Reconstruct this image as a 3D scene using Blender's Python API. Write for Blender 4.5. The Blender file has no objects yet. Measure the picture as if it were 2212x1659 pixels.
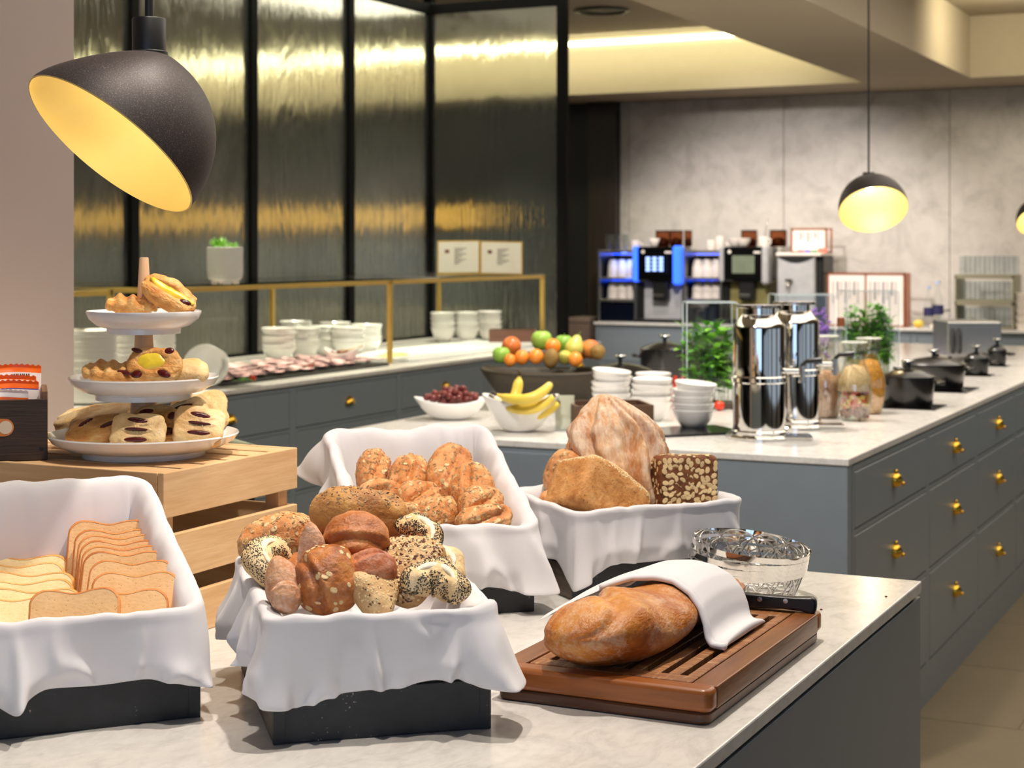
import bpy, bmesh, math, random
from mathutils import Vector, Matrix, noise, Euler

sc = bpy.context.scene
COL = sc.collection
PI = math.pi
rnd = random.Random(7)
R = math.radians

# ------------------------------------------------------------------ camera, world, lights, exposure
YAW = R(25.93)
FPX, CX, HY, CH = 3615.0, 1106.0, 535.0, 1.5      # photo is 2212 x 1659, horizon at y 535, lens 1.5 m above the floor
SN, CS = math.sin(YAW), math.cos(YAW)
cam_d = bpy.data.cameras.new('camera')
cam = bpy.data.objects.new('camera', cam_d)
COL.objects.link(cam)
cam.location = (0, 0, CH)
cam.rotation_euler = (PI / 2, 0, YAW)
cam_d.sensor_width = 36
cam_d.lens = FPX / 2212 * 36
cam_d.shift_y = -(829.5 - HY) / 2212
cam_d.clip_start = 0.05
cam_d.dof.use_dof = True
cam_d.dof.focus_distance = 2.3
cam_d.dof.aperture_fstop = 9.0
sc.camera = cam

sc.view_settings.view_transform = 'Standard'
sc.view_settings.look = 'None'
sc.view_settings.gamma = 1
sc.view_settings.use_curve_mapping = False
sc.view_settings.exposure = 0.22
sc.cycles.use_denoising = True
sc.cycles.sample_clamp_indirect = 6.0
sc.cycles.max_bounces = 8
sc.cycles.transparent_max_bounces = 16
sc.cycles.diffuse_bounces = 3
sc.cycles.glossy_bounces = 4
sc.cycles.adaptive_threshold = 0.03
sc.cycles.caustics_reflective = False
sc.cycles.caustics_refractive = False

world = bpy.data.worlds.new('world')
sc.world = world
world.use_nodes = True
world.node_tree.nodes['Background'].inputs[0].default_value = (0.70, 0.84, 1.0, 1)
world.node_tree.nodes['Background'].inputs[1].default_value = 0.42


def lamp(name, kind, loc, target, energy, color, size=0.1, **kw):
    l = bpy.data.lights.new(name, kind)
    l.energy = energy
    l.color = color
    if kind == 'AREA':
        l.size = size
        if 'size_y' in kw:
            l.shape = 'RECTANGLE'
            l.size_y = kw.pop('size_y')
    else:
        l.shadow_soft_size = size
    for k, v in kw.items():
        setattr(l, k, v)
    o = bpy.data.objects.new(name, l)
    COL.objects.link(o)
    o.location = loc
    o.rotation_euler = (Vector(target) - Vector(loc)).to_track_quat('-Z', 'Y').to_euler()
    return o


WARM = (1.0, 0.885, 0.77)
lamp('buffet_spotlight', 'SPOT', (-0.85, 2.15, 3.05), (-1.1, 2.1, 0.95), 122, WARM, 0.035, spot_size=R(70), spot_blend=0.6)
lamp('buffet_spotlight', 'SPOT', (-0.98, 1.38, 3.05), (-1.5, 1.95, 1.0), 78, WARM, 0.035, spot_size=R(56), spot_blend=1.0)
lamp('window_daylight', 'AREA', (0.6, -2.6, 1.7), (-0.8, 2.0, 1.1), 26, (0.40, 0.62, 1.0), 3.0, size_y=2.0)
lamp('aisle_spotlight', 'SPOT', (-1.7, 2.95, 3.05), (-1.9, 4.9, .55), 210, (1, .93, .86), 0.08, spot_size=R(80), spot_blend=0.8)
lamp('back_fill', 'SPOT', (-3.6, 9.4, 3.05), (-3.8, 12.3, 1.15), 330, (1, .92, .86), 0.08, spot_size=R(60), spot_blend=0.8)  # frontal fill added to brighten the coffee machines and cups
for x, y, tx_, ty_, w_ in ((-2.9, 4.0, -4.3, 5.1, 240), (-2.9, 6.6, -4.7, 7.3, 120), (-2.9, 8.4, -4.7, 9.0, 110)):
    lamp('wall_counter_fill', 'SPOT', (x, y, 3.05), (tx_, ty_, 1.05), w_, (1, .95, .74), 0.06, spot_size=R(46), spot_blend=0.8)  # fill added from the aisle side to brighten plates and bowls
lamp('ceiling_fill', 'AREA', (-0.4, 6.6, 3.1), (-0.4, 6.6, 0), 120, (1, .90, .76), 2.6, size_y=8.0)  # soft fill added over the island to raise the ambient light
lamp('ceiling_fill', 'AREA', (-5.2, 6.5, 3.1), (-5.2, 6.5, 0), 80, (1, .92, .70), 2.0, size_y=7.0)  # the same added ambient fill, over the wall counter
lamp('hall_fill', 'AREA', (-9.0, 9.5, 3.1), (-9.0, 10.5, 0), 38, (1, .95, .82), 2.0, size_y=3.0)  # added fill that brightens the hall seen through the ribbed glass
for i, (x, y) in enumerate(((-2.1, 5.4), (-2.1, 7.6))):
    lamp('island_spotlight', 'SPOT', (x, y, 3.05), (x + 0.1, y + .1, 0.9), 170, (1, .90, .80), 0.05, spot_size=R(85), spot_blend=0.7)
for i, (x, y) in enumerate(((-4.4, 4.5), (-4.5, 5.9), (-4.5, 7.4), (-4.6, 8.9))):  # the nearest spot is added to brighten the plate stacks
    lamp('buffet_wall_spotlight', 'SPOT', (x, y, 3.05), (x, y, 0.9), 230, (1, .95, .72), 0.05, spot_size=R(65), spot_blend=0.7)
for i, x in enumerate((-4.3, -3.2, -2.1, -0.9)):
    lamp('counter_spotlight', 'SPOT', (x, 11.2, 2.66), (x, 12.6, 1.1), 54, (1, .88, .80), 0.05, spot_size=R(82), spot_blend=1.0)


# ------------------------------------------------------------------ projection of photo points onto known planes of the room
def ray(px, d):
    lat = (px - CX) / FPX * d
    return lat * CS - d * SN, lat * SN + d * CS


def at(px, py, z=0.92):
    """point of the horizontal plane z seen at photo pixel px, py"""
    d = FPX * (CH - z) / (py - HY)
    x, y = ray(px, d)
    return Vector((x, y, z))


def deep(px, py, d):
    """point d metres in front of the lens seen at photo pixel px, py"""
    x, y = ray(px, d)
    return Vector((x, y, CH + (HY - py) / FPX * d))


def onY(px, py, Y):
    """point of the wall plane y = Y"""
    r = (px - CX) / FPX
    return deep(px, py, Y / (r * SN + CS))


def onX(px, py, X):
    r = (px - CX) / FPX
    return deep(px, py, X / (r * CS - SN))


def depth(p):
    return -p[0] * SN + p[1] * CS


# ------------------------------------------------------------------ scene helpers
def tagp(o, label=None, cat=None, group=None, kind=None):
    if label: o['label'] = label
    if cat: o['category'] = cat
    if group: o['group'] = group
    if kind: o['kind'] = kind
    return o


def thing(name, label, cat, loc=(0, 0, 0), rz=0.0, group=None, rot=None):
    o = bpy.data.objects.new(name, None)
    o.empty_display_size = 0.05
    COL.objects.link(o)
    o.location = loc
    o.rotation_euler = rot if rot is not None else (0, 0, rz)
    return tagp(o, label, cat, group)


class MB:
    """collects shapes and links them as one mesh object"""
    def __init__(s):
        s.v, s.f, s.m = [], [], []

    def add(s, verts, faces, M=None, mi=0):
        n = len(s.v)
        s.v.extend([tuple(M @ Vector(p)) for p in verts] if M is not None else [tuple(p) for p in verts])
        s.f.extend([tuple(i + n for i in f) for f in faces])
        s.m.extend([mi] * len(faces))
        return s

    def box(s, lo, hi, M=None, mi=0):
        (a, b, c), (d, e, f) = lo, hi
        v = [(a, b, c), (d, b, c), (d, e, c), (a, e, c), (a, b, f), (d, b, f), (d, e, f), (a, e, f)]
        return s.add(v, [(0, 3, 2, 1), (4, 5, 6, 7), (0, 1, 5, 4), (1, 2, 6, 5), (2, 3, 7, 6), (3, 0, 4, 7)], M, mi)

    def lathe(s, prof, n=32, M=None, mi=0, cap0=True, cap1=True, rib=None):
        v, f = [], []
        for k, (r, z) in enumerate(prof):
            for i in range(n):
                a = 2 * PI * i / n
                rr = r * (1 + (rib * math.cos(a * (n // 2)) if rib and 0 < k < len(prof) - 1 else 0))
                v.append((rr * math.cos(a), rr * math.sin(a), z))
        for k in range(len(prof) - 1):
            for i in range(n):
                j = (i + 1) % n
                f.append((k * n + i, k * n + j, (k + 1) * n + j, (k + 1) * n + i))
        if cap0: f.append(tuple(reversed(range(n))))
        if cap1: f.append(tuple(range((len(prof) - 1) * n, len(prof) * n)))
        return s.add(v, f, M, mi)

    def cyl(s, r, z0, z1, n=20, M=None, mi=0):
        return s.lathe([(r, z0), (r, z1)], n, M, mi)

    def ball(s, c, r, n=14, M=None, mi=0, sc3=(1, 1, 1)):
        m = max(6, n // 2)
        prof = [(max(1e-5, r * math.sin(PI * k / m)), -r * math.cos(PI * k / m)) for k in range(m + 1)]
        T = Matrix.Translation(c) @ Matrix.Diagonal((*sc3, 1))
        return s.lathe(prof, n, (M @ T) if M is not None else T, mi)

    def tube(s, pts, r, n=8, closed=False, mi=0, M=None, flat=None):
        pts = [Vector(p) for p in pts]
        m = len(pts)
        v, f = [], []
        up = None
        for k, p in enumerate(pts):
            a = pts[(k - 1) % m] if closed or k > 0 else p
            b = pts[(k + 1) % m] if closed or k < m - 1 else p
            t = (b - a).normalized()
            if up is None:
                up = Vector((0, 0, 1)) if abs(t.z) < 0.9 else Vector((1, 0, 0))
            sd = t.cross(up)
            if sd.length < 1e-4: sd = t.orthogonal()
            sd.normalize()
            up = sd.cross(t).normalized()
            rr = r[k] if isinstance(r, (list, tuple)) else r
            for i in range(n):
                an = 2 * PI * (i + .5) / n
                fx, fz = (flat if flat else (1, 1))
                v.append(p + sd * (rr * fx * math.cos(an)) + up * (rr * fz * math.sin(an)))
        for k in range(m if closed else m - 1):
            k2 = (k + 1) % m
            for i in range(n):
                j = (i + 1) % n
                f.append((k * n + i, k2 * n + i, k2 * n + j, k * n + j))
        if not closed:
            f.append(tuple(range(n)))
            f.append(tuple(reversed(range((m - 1) * n, m * n))))
        return s.add(v, f, M, mi)

    def prism(s, poly, z0, z1, M=None, mi=0):
        n = len(poly)
        v = [(x, y, z0) for x, y in poly] + [(x, y, z1) for x, y in poly]
        f = [tuple(reversed(range(n))), tuple(range(n, 2 * n))]
        f += [(i, (i + 1) % n, n + (i + 1) % n, n + i) for i in range(n)]
        return s.add(v, f, M, mi)

    def build(s, name, mats, parent=None, smooth=False, bevel=0, seg=2, sub=0, loc=None, solid=0):
        me = bpy.data.meshes.new(name)
        me.from_pydata(s.v, [], s.f)
        if not isinstance(mats, (list, tuple)): mats = [mats]
        for m in mats: me.materials.append(m)
        if len(mats) > 1: me.polygons.foreach_set('material_index', s.m)
        if smooth:
            me.polygons.foreach_set('use_smooth', [True] * len(me.polygons))
            if smooth != 'all':
                me.set_sharp_from_angle(angle=R(42))
        me.update()
        o = bpy.data.objects.new(name, me)
        COL.objects.link(o)
        if parent is not None: o.parent = parent
        if loc is not None: o.location = loc
        if solid:
            m = o.modifiers.new('solidify', 'SOLIDIFY'); m.thickness = solid; m.offset = 0
        if bevel:
            m = o.modifiers.new('bevel', 'BEVEL'); m.width = bevel; m.segments = seg; m.limit_method = 'ANGLE'; m.angle_limit = R(35)
        if sub:
            m = o.modifiers.new('subdivision', 'SUBSURF'); m.levels = sub; m.render_levels = sub
        return o


def kids(o):
    return [c for c in CHILD.get(o.name, [])]


def dup(root, loc=None, rz=None, label=None, group=None, rot=None, scale=None):
    r = root.copy()
    COL.objects.link(r)
    if loc is not None: r.location = loc
    if rz is not None: r.rotation_euler = (0, 0, rz)
    if rot is not None: r.rotation_euler = rot
    if scale is not None: r.scale = scale if isinstance(scale, (tuple, list)) else (scale,) * 3
    if label: r['label'] = label
    if group: r['group'] = group
    for ch in list(root.children):
        c = ch.copy()
        COL.objects.link(c)
        c.parent = r
        for g in list(ch.children):
            e = g.copy()
            COL.objects.link(e)
            e.parent = c
    return r


def struct(name, mb, m, parent=None, **kw):
    o = mb.build(name, m, parent, **kw)
    if parent is None: o['kind'] = 'structure'
    return o


# ------------------------------------------------------------------ materials
def new_mat(name):
    m = bpy.data.materials.new(name)
    m.use_nodes = True
    nt = m.node_tree
    return m, nt, nt.nodes['Principled BSDF']


def rgb(h):
    """sRGB 0-255 triple to linear"""
    def f(c):
        c /= 255
        return c / 12.92 if c <= 0.04045 else ((c + 0.055) / 1.055) ** 2.4
    return tuple(f(c) for c in h) + (1,)


def N(nt, typ, **kw):
    n = nt.nodes.new(typ)
    for k, v in kw.items():
        if k in n.inputs: n.inputs[k].default_value = v
        else: setattr(n, k, v)
    return n


def ramp(nt, fac, stops):
    r = nt.nodes.new('ShaderNodeValToRGB')
    e = r.color_ramp.elements
    while len(e) < len(stops): e.new(0.5)
    for el, (p, c) in zip(e, stops):
        el.position = p
        el.color = c
    nt.links.new(fac, r.inputs[0])
    return r.outputs[0]


def coords(nt, scale=(1, 1, 1), rot=(0, 0, 0), rand=True, space='Object'):
    tc = nt.nodes.new('ShaderNodeTexCoord')
    mp = nt.nodes.new('ShaderNodeMapping')
    mp.inputs['Scale'].default_value = scale
    mp.inputs['Rotation'].default_value = rot
    nt.links.new(tc.outputs[space], mp.inputs['Vector'])
    if rand:
        oi = nt.nodes.new('ShaderNodeObjectInfo')
        ml = N(nt, 'ShaderNodeMath', operation='MULTIPLY')
        ml.inputs[1].default_value = 17.0
        nt.links.new(oi.outputs['Random'], ml.inputs[0])
        cb = nt.nodes.new('ShaderNodeCombineXYZ')
        nt.links.new(ml.outputs[0], cb.inputs[0]); nt.links.new(ml.outputs[0], cb.inputs[2])
        nt.links.new(cb.outputs[0], mp.inputs['Location'])
    return mp.outputs[0]


def tex(nt, vec, scale=10, detail=3, rough=0.55, dist=0.0):
    n = N(nt, 'ShaderNodeTexNoise', Scale=scale, Detail=detail, Roughness=rough, Distortion=dist)
    nt.links.new(vec, n.inputs['Vector'])
    return n.outputs[0]


def bump(nt, b, h, strength=0.3, dist=0.002):
    n = N(nt, 'ShaderNodeBump', Strength=strength, Distance=dist)
    nt.links.new(h, n.inputs['Height'])
    nt.links.new(n.outputs[0], b.inputs['Normal'])
    return n


def mix(nt, fac, a, b, blend='MIX'):
    m = nt.nodes.new('ShaderNodeMix')
    m.data_type = 'RGBA'
    m.blend_type = blend
    for sock, v in ((m.inputs[0], fac), (m.inputs[6], a), (m.inputs[7], b)):
        if isinstance(v, (int, float, tuple)): sock.default_value = v
        else: nt.links.new(v, sock)
    return m.outputs[2]


def plain(name, c, rough=0.5, metal=0.0, vary=0.12, vs=14, bs=0.0, bscale=60, coat=0.0, emit=None, es=0.0, spec=None, stretch=(1, 1, 1)):
    m, nt, b = new_mat(name)
    c = rgb(c)
    v = coords(nt, stretch)
    d = tuple(x * (1 - vary) for x in c[:3]) + (1,)
    l = tuple(min(1, x * (1 + vary * .6)) for x in c[:3]) + (1,)
    nz = tex(nt, v, vs, 3)
    nt.links.new(ramp(nt, nz, [(0.3, d), (0.7, l)]), b.inputs['Base Color'])
    b.inputs['Roughness'].default_value = rough
    b.inputs['Metallic'].default_value = metal
    b.inputs['Coat Weight'].default_value = coat
    if spec is not None: b.inputs['Specular IOR Level'].default_value = spec
    if bs: bump(nt, b, tex(nt, v, bscale, 4), bs)
    if emit:
        b.inputs['Emission Color'].default_value = rgb(emit)
        b.inputs['Emission Strength'].default_value = es
    return m


def wood(name, light, dark, axis='X', rough=0.5, scale=1.0, knots=True, bs=0.15):
    m, nt, b = new_mat(name)
    s = {'X': (1.2, 16, 16), 'Y': (16, 1.2, 16), 'Z': (16, 16, 1.2)}[axis]
    v = coords(nt, tuple(k * scale for k in s))
    n1 = tex(nt, v, 2.2, 4, 0.6, 0.6)
    n2 = tex(nt, v, 9, 3, 0.6)
    col = ramp(nt, n1, [(0.28, rgb(dark)), (0.72, rgb(light))])
    col = mix(nt, 0.35, col, ramp(nt, n2, [(0.3, rgb(dark)), (0.65, rgb(light))]))
    if knots:
        v2 = coords(nt, (6, 6, 6))
        vo = N(nt, 'ShaderNodeTexVoronoi', Scale=1.6)
        nt.links.new(v2, vo.inputs['Vector'])
        col = mix(nt, ramp(nt, vo.outputs['Distance'], [(0.03, (1, 1, 1, 1)), (0.09, (0, 0, 0, 1))]), col, tuple(x * .45 for x in rgb(dark)[:3]) + (1,))
    nt.links.new(col, b.inputs['Base Color'])
    b.inputs['Roughness'].default_value = rough
    bump(nt, b, n2, bs)
    return m


def marble(name, base, vein, scale=3.0, rough=0.25, amount=0.5, rot=(0.4, 0.3, 0.8)):
    m, nt, b = new_mat(name)
    v = coords(nt, (scale, scale * .55, scale), rot, rand=False)
    n1 = tex(nt, v, 2.5, 8, 0.68, 1.4)
    n2 = tex(nt, v, 9.0, 5, 0.6, 0.5)
    col = ramp(nt, n1, [(0.36, rgb(vein)), (0.52, rgb(base)), (1.0, rgb(base))])
    col = mix(nt, amount, rgb(base), col)
    col = mix(nt, 0.25, col, ramp(nt, n2, [(0.35, rgb(vein)), (0.6, rgb(base))]))
    nt.links.new(col, b.inputs['Base Color'])
    b.inputs['Roughness'].default_value = rough
    return m


def glass(name, col=(0.95, 0.97, 0.97), rough=0.0, ior=1.2, const=None):
    # thin clear panes and vessels: tinted see-through plus a fresnel reflection
    m, nt, b = new_mat(name)
    tr = nt.nodes.new('ShaderNodeBsdfTransparent')
    tr.inputs[0].default_value = (*col, 1)
    gl = nt.nodes.new('ShaderNodeBsdfGlossy')
    gl.inputs['Roughness'].default_value = max(rough, .02)
    fr = nt.nodes.new('ShaderNodeFresnel')
    fr.inputs[0].default_value = 1.0 + (ior - 1.0) * .8
    mx = nt.nodes.new('ShaderNodeMixShader')
    if const is None: nt.links.new(fr.outputs[0], mx.inputs[0])
    else: mx.inputs[0].default_value = const
    nt.links.new(tr.outputs[0], mx.inputs[1])
    nt.links.new(gl.outputs[0], mx.inputs[2])
    nt.links.new(mx.outputs[0], nt.nodes['Material Output'].inputs[0])
    nt.nodes.remove(b)
    return m


def emission(name, c, s):
    m, nt, b = new_mat(name)
    b.inputs['Base Color'].default_value = rgb(c)
    b.inputs['Emission Color'].default_value = rgb(c)
    b.inputs['Emission Strength'].default_value = s
    return m


def crust(name, stops, scale=28, rough=0.55, flour=0.0, flour_scale=22, stretch=(1, 1, 1), fcol=(246, 228, 212), bs=0.45, fine=160, speck=None, grad=None):
    """baked crust: brown tones by noise (and paler below when grad is given), flour patches, fine dark specks, blistered relief"""
    m, nt, b = new_mat(name)
    v = coords(nt, stretch)
    n1 = tex(nt, v, scale, 5, 0.62, 0.5)
    k = [(0.28 + 0.44 * i / (len(stops) - 1), rgb(c)) for i, c in enumerate(stops)]
    col = ramp(nt, n1, k)
    n2 = tex(nt, v, fine, 4, 0.6)
    if grad:
        tc = nt.nodes.new('ShaderNodeTexCoord')
        sx = nt.nodes.new('ShaderNodeSeparateXYZ')
        nt.links.new(tc.outputs['Generated'], sx.inputs[0])
        ad = N(nt, 'ShaderNodeMath', operation='MULTIPLY_ADD')
        nt.links.new(n1, ad.inputs[0]); ad.inputs[1].default_value = 0.5
        nt.links.new(sx.outputs[2], ad.inputs[2])
        col = mix(nt, ramp(nt, ad.outputs[0], [(0.35, (1, 1, 1, 1)), (0.75, (0, 0, 0, 1))]), col, rgb(grad))
    if flour:
        nf = tex(nt, v, flour_scale, 6, 0.7, 0.8)
        nf2 = mix(nt, 0.4, nf, n2)
        col = mix(nt, ramp(nt, nf2, [(0.5 - 0.12 * flour, (0, 0, 0, 1)), (0.66 - .1 * flour, (flour, flour, flour, 1))]), col, rgb(fcol))
    if speck:
        vo = N(nt, 'ShaderNodeTexVoronoi', Scale=speck[1])
        nt.links.new(v, vo.inputs['Vector'])
        col = mix(nt, ramp(nt, vo.outputs['Distance'], [(speck[2], (1, 1, 1, 1)), (speck[2] + .06, (0, 0, 0, 1))]), col, rgb(speck[0]))
    nt.links.new(col, b.inputs['Base Color'])
    b.inputs['Roughness'].default_value = rough
    b.inputs['Specular IOR Level'].default_value = 0.35
    b.inputs['Subsurface Weight'].default_value = 0.0
    h = mix(nt, 0.55, n1, n2)
    bump(nt, b, h, min(1, bs * 1.5), 0.006)
    return m


def fabric(name, c, weave=900):
    m, nt, b = new_mat(name)
    v = coords(nt)
    nz = tex(nt, v, 7, 4)
    nt.links.new(ramp(nt, nz, [(0.3, tuple(x * .97 for x in rgb(c)[:3]) + (1,)), (0.7, rgb(c))]), b.inputs['Base Color'])
    b.inputs['Roughness'].default_value = 0.85
    b.inputs['Sheen Weight'].default_value = 0.15
    b.inputs['Specular IOR Level'].default_value = 0.2
    bump(nt, b, tex(nt, v, weave, 2), 0.06, 0.001)
    return m
# ------------------------------------------------------------------ shared materials
M_white = plain('white_porcelain', (240, 238, 234), 0.18, vary=0.02, coat=0.3)
M_paint = plain('grey_lacquer', (128, 138, 146), 0.35, vary=0.03)
M_paint_d = plain('grey_lacquer_edge', (120, 126, 128), 0.4, vary=0.03)
M_stone = marble('worktop_marble', (226, 223, 218), (186, 182, 178), 7.0, 0.2, 0.5)
M_brass = plain('polished_brass', (232, 184, 70), 0.18, 1.0, vary=0.05)
M_brass_s = plain('brushed_brass', (224, 190, 104), 0.4, 0.75, vary=0.06)
M_black = plain('black_steel', (14, 14, 15), 0.42, 0.0, vary=0.1)
M_blackgloss = plain('gloss_black', (8, 8, 9), 0.12, vary=0.05)
M_iron = plain('black_cast_iron', (13, 12, 12), 0.28, 0.0, vary=0.15, coat=0.3)
M_chrome = plain('chrome', (232, 230, 226), 0.05, 1.0, vary=0.02)
M_steel = plain('brushed_steel', (190, 190, 190), 0.28, 1.0, vary=0.05)
M_dark = plain('dark_gap', (26, 25, 24), 0.8, vary=0.1)
M_glass = glass('clear_glass', (.97, .985, .985), .05, 1.2, .06)
M_soffit = plain('ceiling_plaster', (170, 157, 136), 0.9, vary=0.02)
M_darkwood = wood('dark_wall_wood', (46, 34, 26), (24, 17, 13), 'Z', 0.45, 0.6, False)

# ------------------------------------------------------------------ room shell
tile_m = plain('floor_tile_stone', (120, 106, 82), 0.33, vary=0.08, vs=3, bs=0.03)
fl = struct('floor', MB().box((-14, -5, -0.06), (6, 13, -0.003)), plain('floor_grout', (120, 106, 84), 0.8))
tile_me = None
for j in range(-8, 9):
    for i in range(-4, 5):
        x0 = -0.86 + i * 0.75 + (0.375 if j % 2 else 0)
        y0 = 5.375 + j * 0.75
        if tile_me is None:
            o = MB().box((0.002, 0.002, -0.002), (0.748, 0.748, 0.0)).build('tile', tile_m, fl)
            tile_me = o.data
        else:
            o = bpy.data.objects.new('tile', tile_me); COL.objects.link(o); o.parent = fl
        o.location = (x0, y0, 0)

wall_m = plain('pale_plaster', (206, 188, 178), 0.9, vary=0.025, vs=3, bs=0.04, bscale=200)
struct('wall_left', MB().box((-2.6, -0.6, 0), (-2.16, 2.52, 2.69)), wall_m)

wb = struct('wall_back', MB().box((-14, 12.72, 0), (6, 12.95, 3.3)), plain('wall_core', (90, 86, 80), 0.9))
slab_m = marble('wall_marble', (196, 190, 184), (150, 145, 140), 1.1, 0.45, 0.55, (0.2, 0.9, 0.4))
xs = [-5.19, -5.11, -3.81, -2.53, -1.25, 0.04, 1.33, 2.62]
for a, b in zip(xs, xs[1:]):
    MB().box((a + .002, 12.69, 0), (b - .002, 12.72, 2.686)).build('marble_panel', slab_m, wb, bevel=0.002)
MB().box((-5.44, 12.60, 0), (-5.19, 12.72, 2.686)).build('dark_wood_panel', M_darkwood, wb, bevel=0.004)
olive = plain('hall_panel_olive', (74, 72, 56), 0.5, vary=0.5, vs=1.2)
slate = plain('hall_blue_reflection', (150, 160, 168), 0.5, vary=0.5, vs=1.2)  # bluish daylight reflected in the glass, put into the panel colour
pale = plain('hall_pale_reflection', (214, 212, 198), 0.6, vary=0.4, vs=1.2)  # pale reflections in the glass, put into the panel colour
for k in range(6):
    a = -14 + k * 1.27
    MB().box((a + .004, 12.68, 1.86), (a + 1.266, 12.72, 2.686)).build('hall_panel', olive, wb)
    MB().box((a + .004, 12.68, 1.0), (a + 1.266, 12.72, 1.66)).build('hall_panel', slate, wb)
    MB().box((a + .004, 12.66, 0.0), (a + 1.266, 12.72, 0.99)).build('hall_panel', pale, wb)
dr = struct('door_1', MB().box((-6.36, 12.66, 0), (-5.45, 12.70, 2.66)), plain('black_door_paint', (10, 9, 9), 0.5))
MB().box((-6.28, 12.60, 1.02), (-6.24, 12.66, 1.14)).build('door_handle', M_steel, dr)

# soffit at 2.69 with two lit recesses up to 3.12
top = MB().box((-14, -5, 3.12), (6, 13, 3.22))
ceil = struct('ceiling', top, M_soffit)
def slab(x0, y0, x1, y1):
    MB().box((x0, y0, 2.69), (x1, y1, 3.12)).build('soffit', M_soffit, ceil)
slab(-14, 11.94, 6, 12.72)
slab(-3.0, -5, -2.24, 11.94)
slab(-14, -5, -3.0, 0.6)
slab(-2.24, -5, 6, -1.6)
slab(2.4, -1.6, 6, 11.94)
slab(-14, 0.6, -10.6, 11.94)
struct('wall_hall', MB().box((-14.2, -5, 0), (-14, 12.72, 3.3)), olive)
# unseen window walls behind the lens and right, openings shaped for reflections and daylight
wf = MB()
for a, b in ((-14, -2.4), (-1.2, -0.9), (0.3, 0.6), (1.8, 2.2), (3.6, 6)):
    wf.box((a, -5.2, 0), (b, -5, 3.2))
wf.box((-14, -5.2, 0), (6, -5, 0.5)).box((-14, -5.2, 2.7), (6, -5, 3.2))
struct('wall_front', wf, plain('front_wall_plaster', (150, 142, 132), 0.9))
wr = MB()
for a, b in ((-5, -3.6), (-1.8, -1.4), (0.4, 0.8), (2.6, 3.2), (5.6, 6.4), (8.8, 12.7)):
    wr.box((5.0, a, 0), (5.2, b, 3.2))
wr.box((5.0, -5, 0), (5.2, 12.7, 0.4)).box((5.0, -5, 1.95), (5.2, 12.7, 3.2))
struct('wall_right', wr, plain('right_wall_plaster', (140, 132, 122), 0.9))

led = emission('warm_led', (255, 248, 200), 8.0)
t = thing('led_strip', 'warm light strip along the top of the far face of the left ceiling recess', 'light', (-6.7, 11.9, 3.07))
MB().box((-3.6, 0.02, 0.0), (3.68, 0.038, 0.045)).build('diffuser', led, t)
MB().box((-3.6, 0.0, 0.03), (3.68, 0.02, 0.045)).build('housing', M_steel, t)
lamp('recess_light', 'AREA', (-6.7, 11.6, 3.05), (-6.7, 11.94, 2.9), 30, (1, .94, .60), 0.1, size_y=7.0).rotation_euler = (R(62), 0, 0)
bpy.data.lights[-1].shape = 'RECTANGLE'
for l in bpy.data.lights:
    if l.name.startswith('recess_light'): l.size = 7.2; l.size_y = 0.08
lamp('recess_glow', 'AREA', (0.2, 11.3, 3.0), (0.2, 11.94, 2.92), 14, (1, .9, .62), 0.2)
lamp('recess_glow', 'AREA', (-1.6, 10.8, 3.02), (-2.24, 11.4, 2.9), 12, (1, .9, .62), 0.3)
t = thing('led_strip', 'amber light band glowing on the far wall behind the ribbed glass', 'light', (-9.6, 12.56, 1.76))
MB().box((-4.0, 0.02, -.085), (3.2, 0.05, .085)).build('diffuser', emission('amber_glow', (250, 196, 96), .42), t)  # emissive strip for an amber band whose source is unidentified
MB().box((-4.05, 0.05, -.11), (3.25, 0.09, .11)).build('housing', M_brass_s, t)
t = thing('downlight', 'round black recessed downlight in the ceiling near the glass', 'light', deep(1300, 20, 11.4))
t.location.z = 3.12
MB().lathe([(.19, 0), (.19, -.012), (.165, -.016), (.16, -.004)], 32).build('bezel', M_black, t, smooth=True)
MB().lathe([(.16, -.004), (.10, -.001)], 28, cap0=False).build('reflector', M_blackgloss, t, smooth=True)

# ------------------------------------------------------------------ counters
def worktop(name, label, lo, hi):
    mb = MB().box((0, 0, -0.02), (hi[0] - lo[0], hi[1] - lo[1], 0))
    o = mb.build(name, M_stone, bevel=0.0025)
    o.location = (lo[0], lo[1], 0.92)
    return tagp(o, label, 'worktop')


def pull(parent, x, z, cup=True):
    """brass dome pull with a small stud above and a ball at its side; local -y faces out"""
    mb = MB()
    mb.ball((0, -0.006, 0), 0.021, 16, sc3=(1, 0.95, 1.0))
    mb.cyl(0.012, 0, 0.012, 14, Matrix.Translation((0, 0, 0)) @ Matrix.Rotation(PI / 2, 4, 'X'))
    k = mb.build('pull', M_brass, parent, smooth=True, loc=(x, 0, z))
    return k


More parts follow.
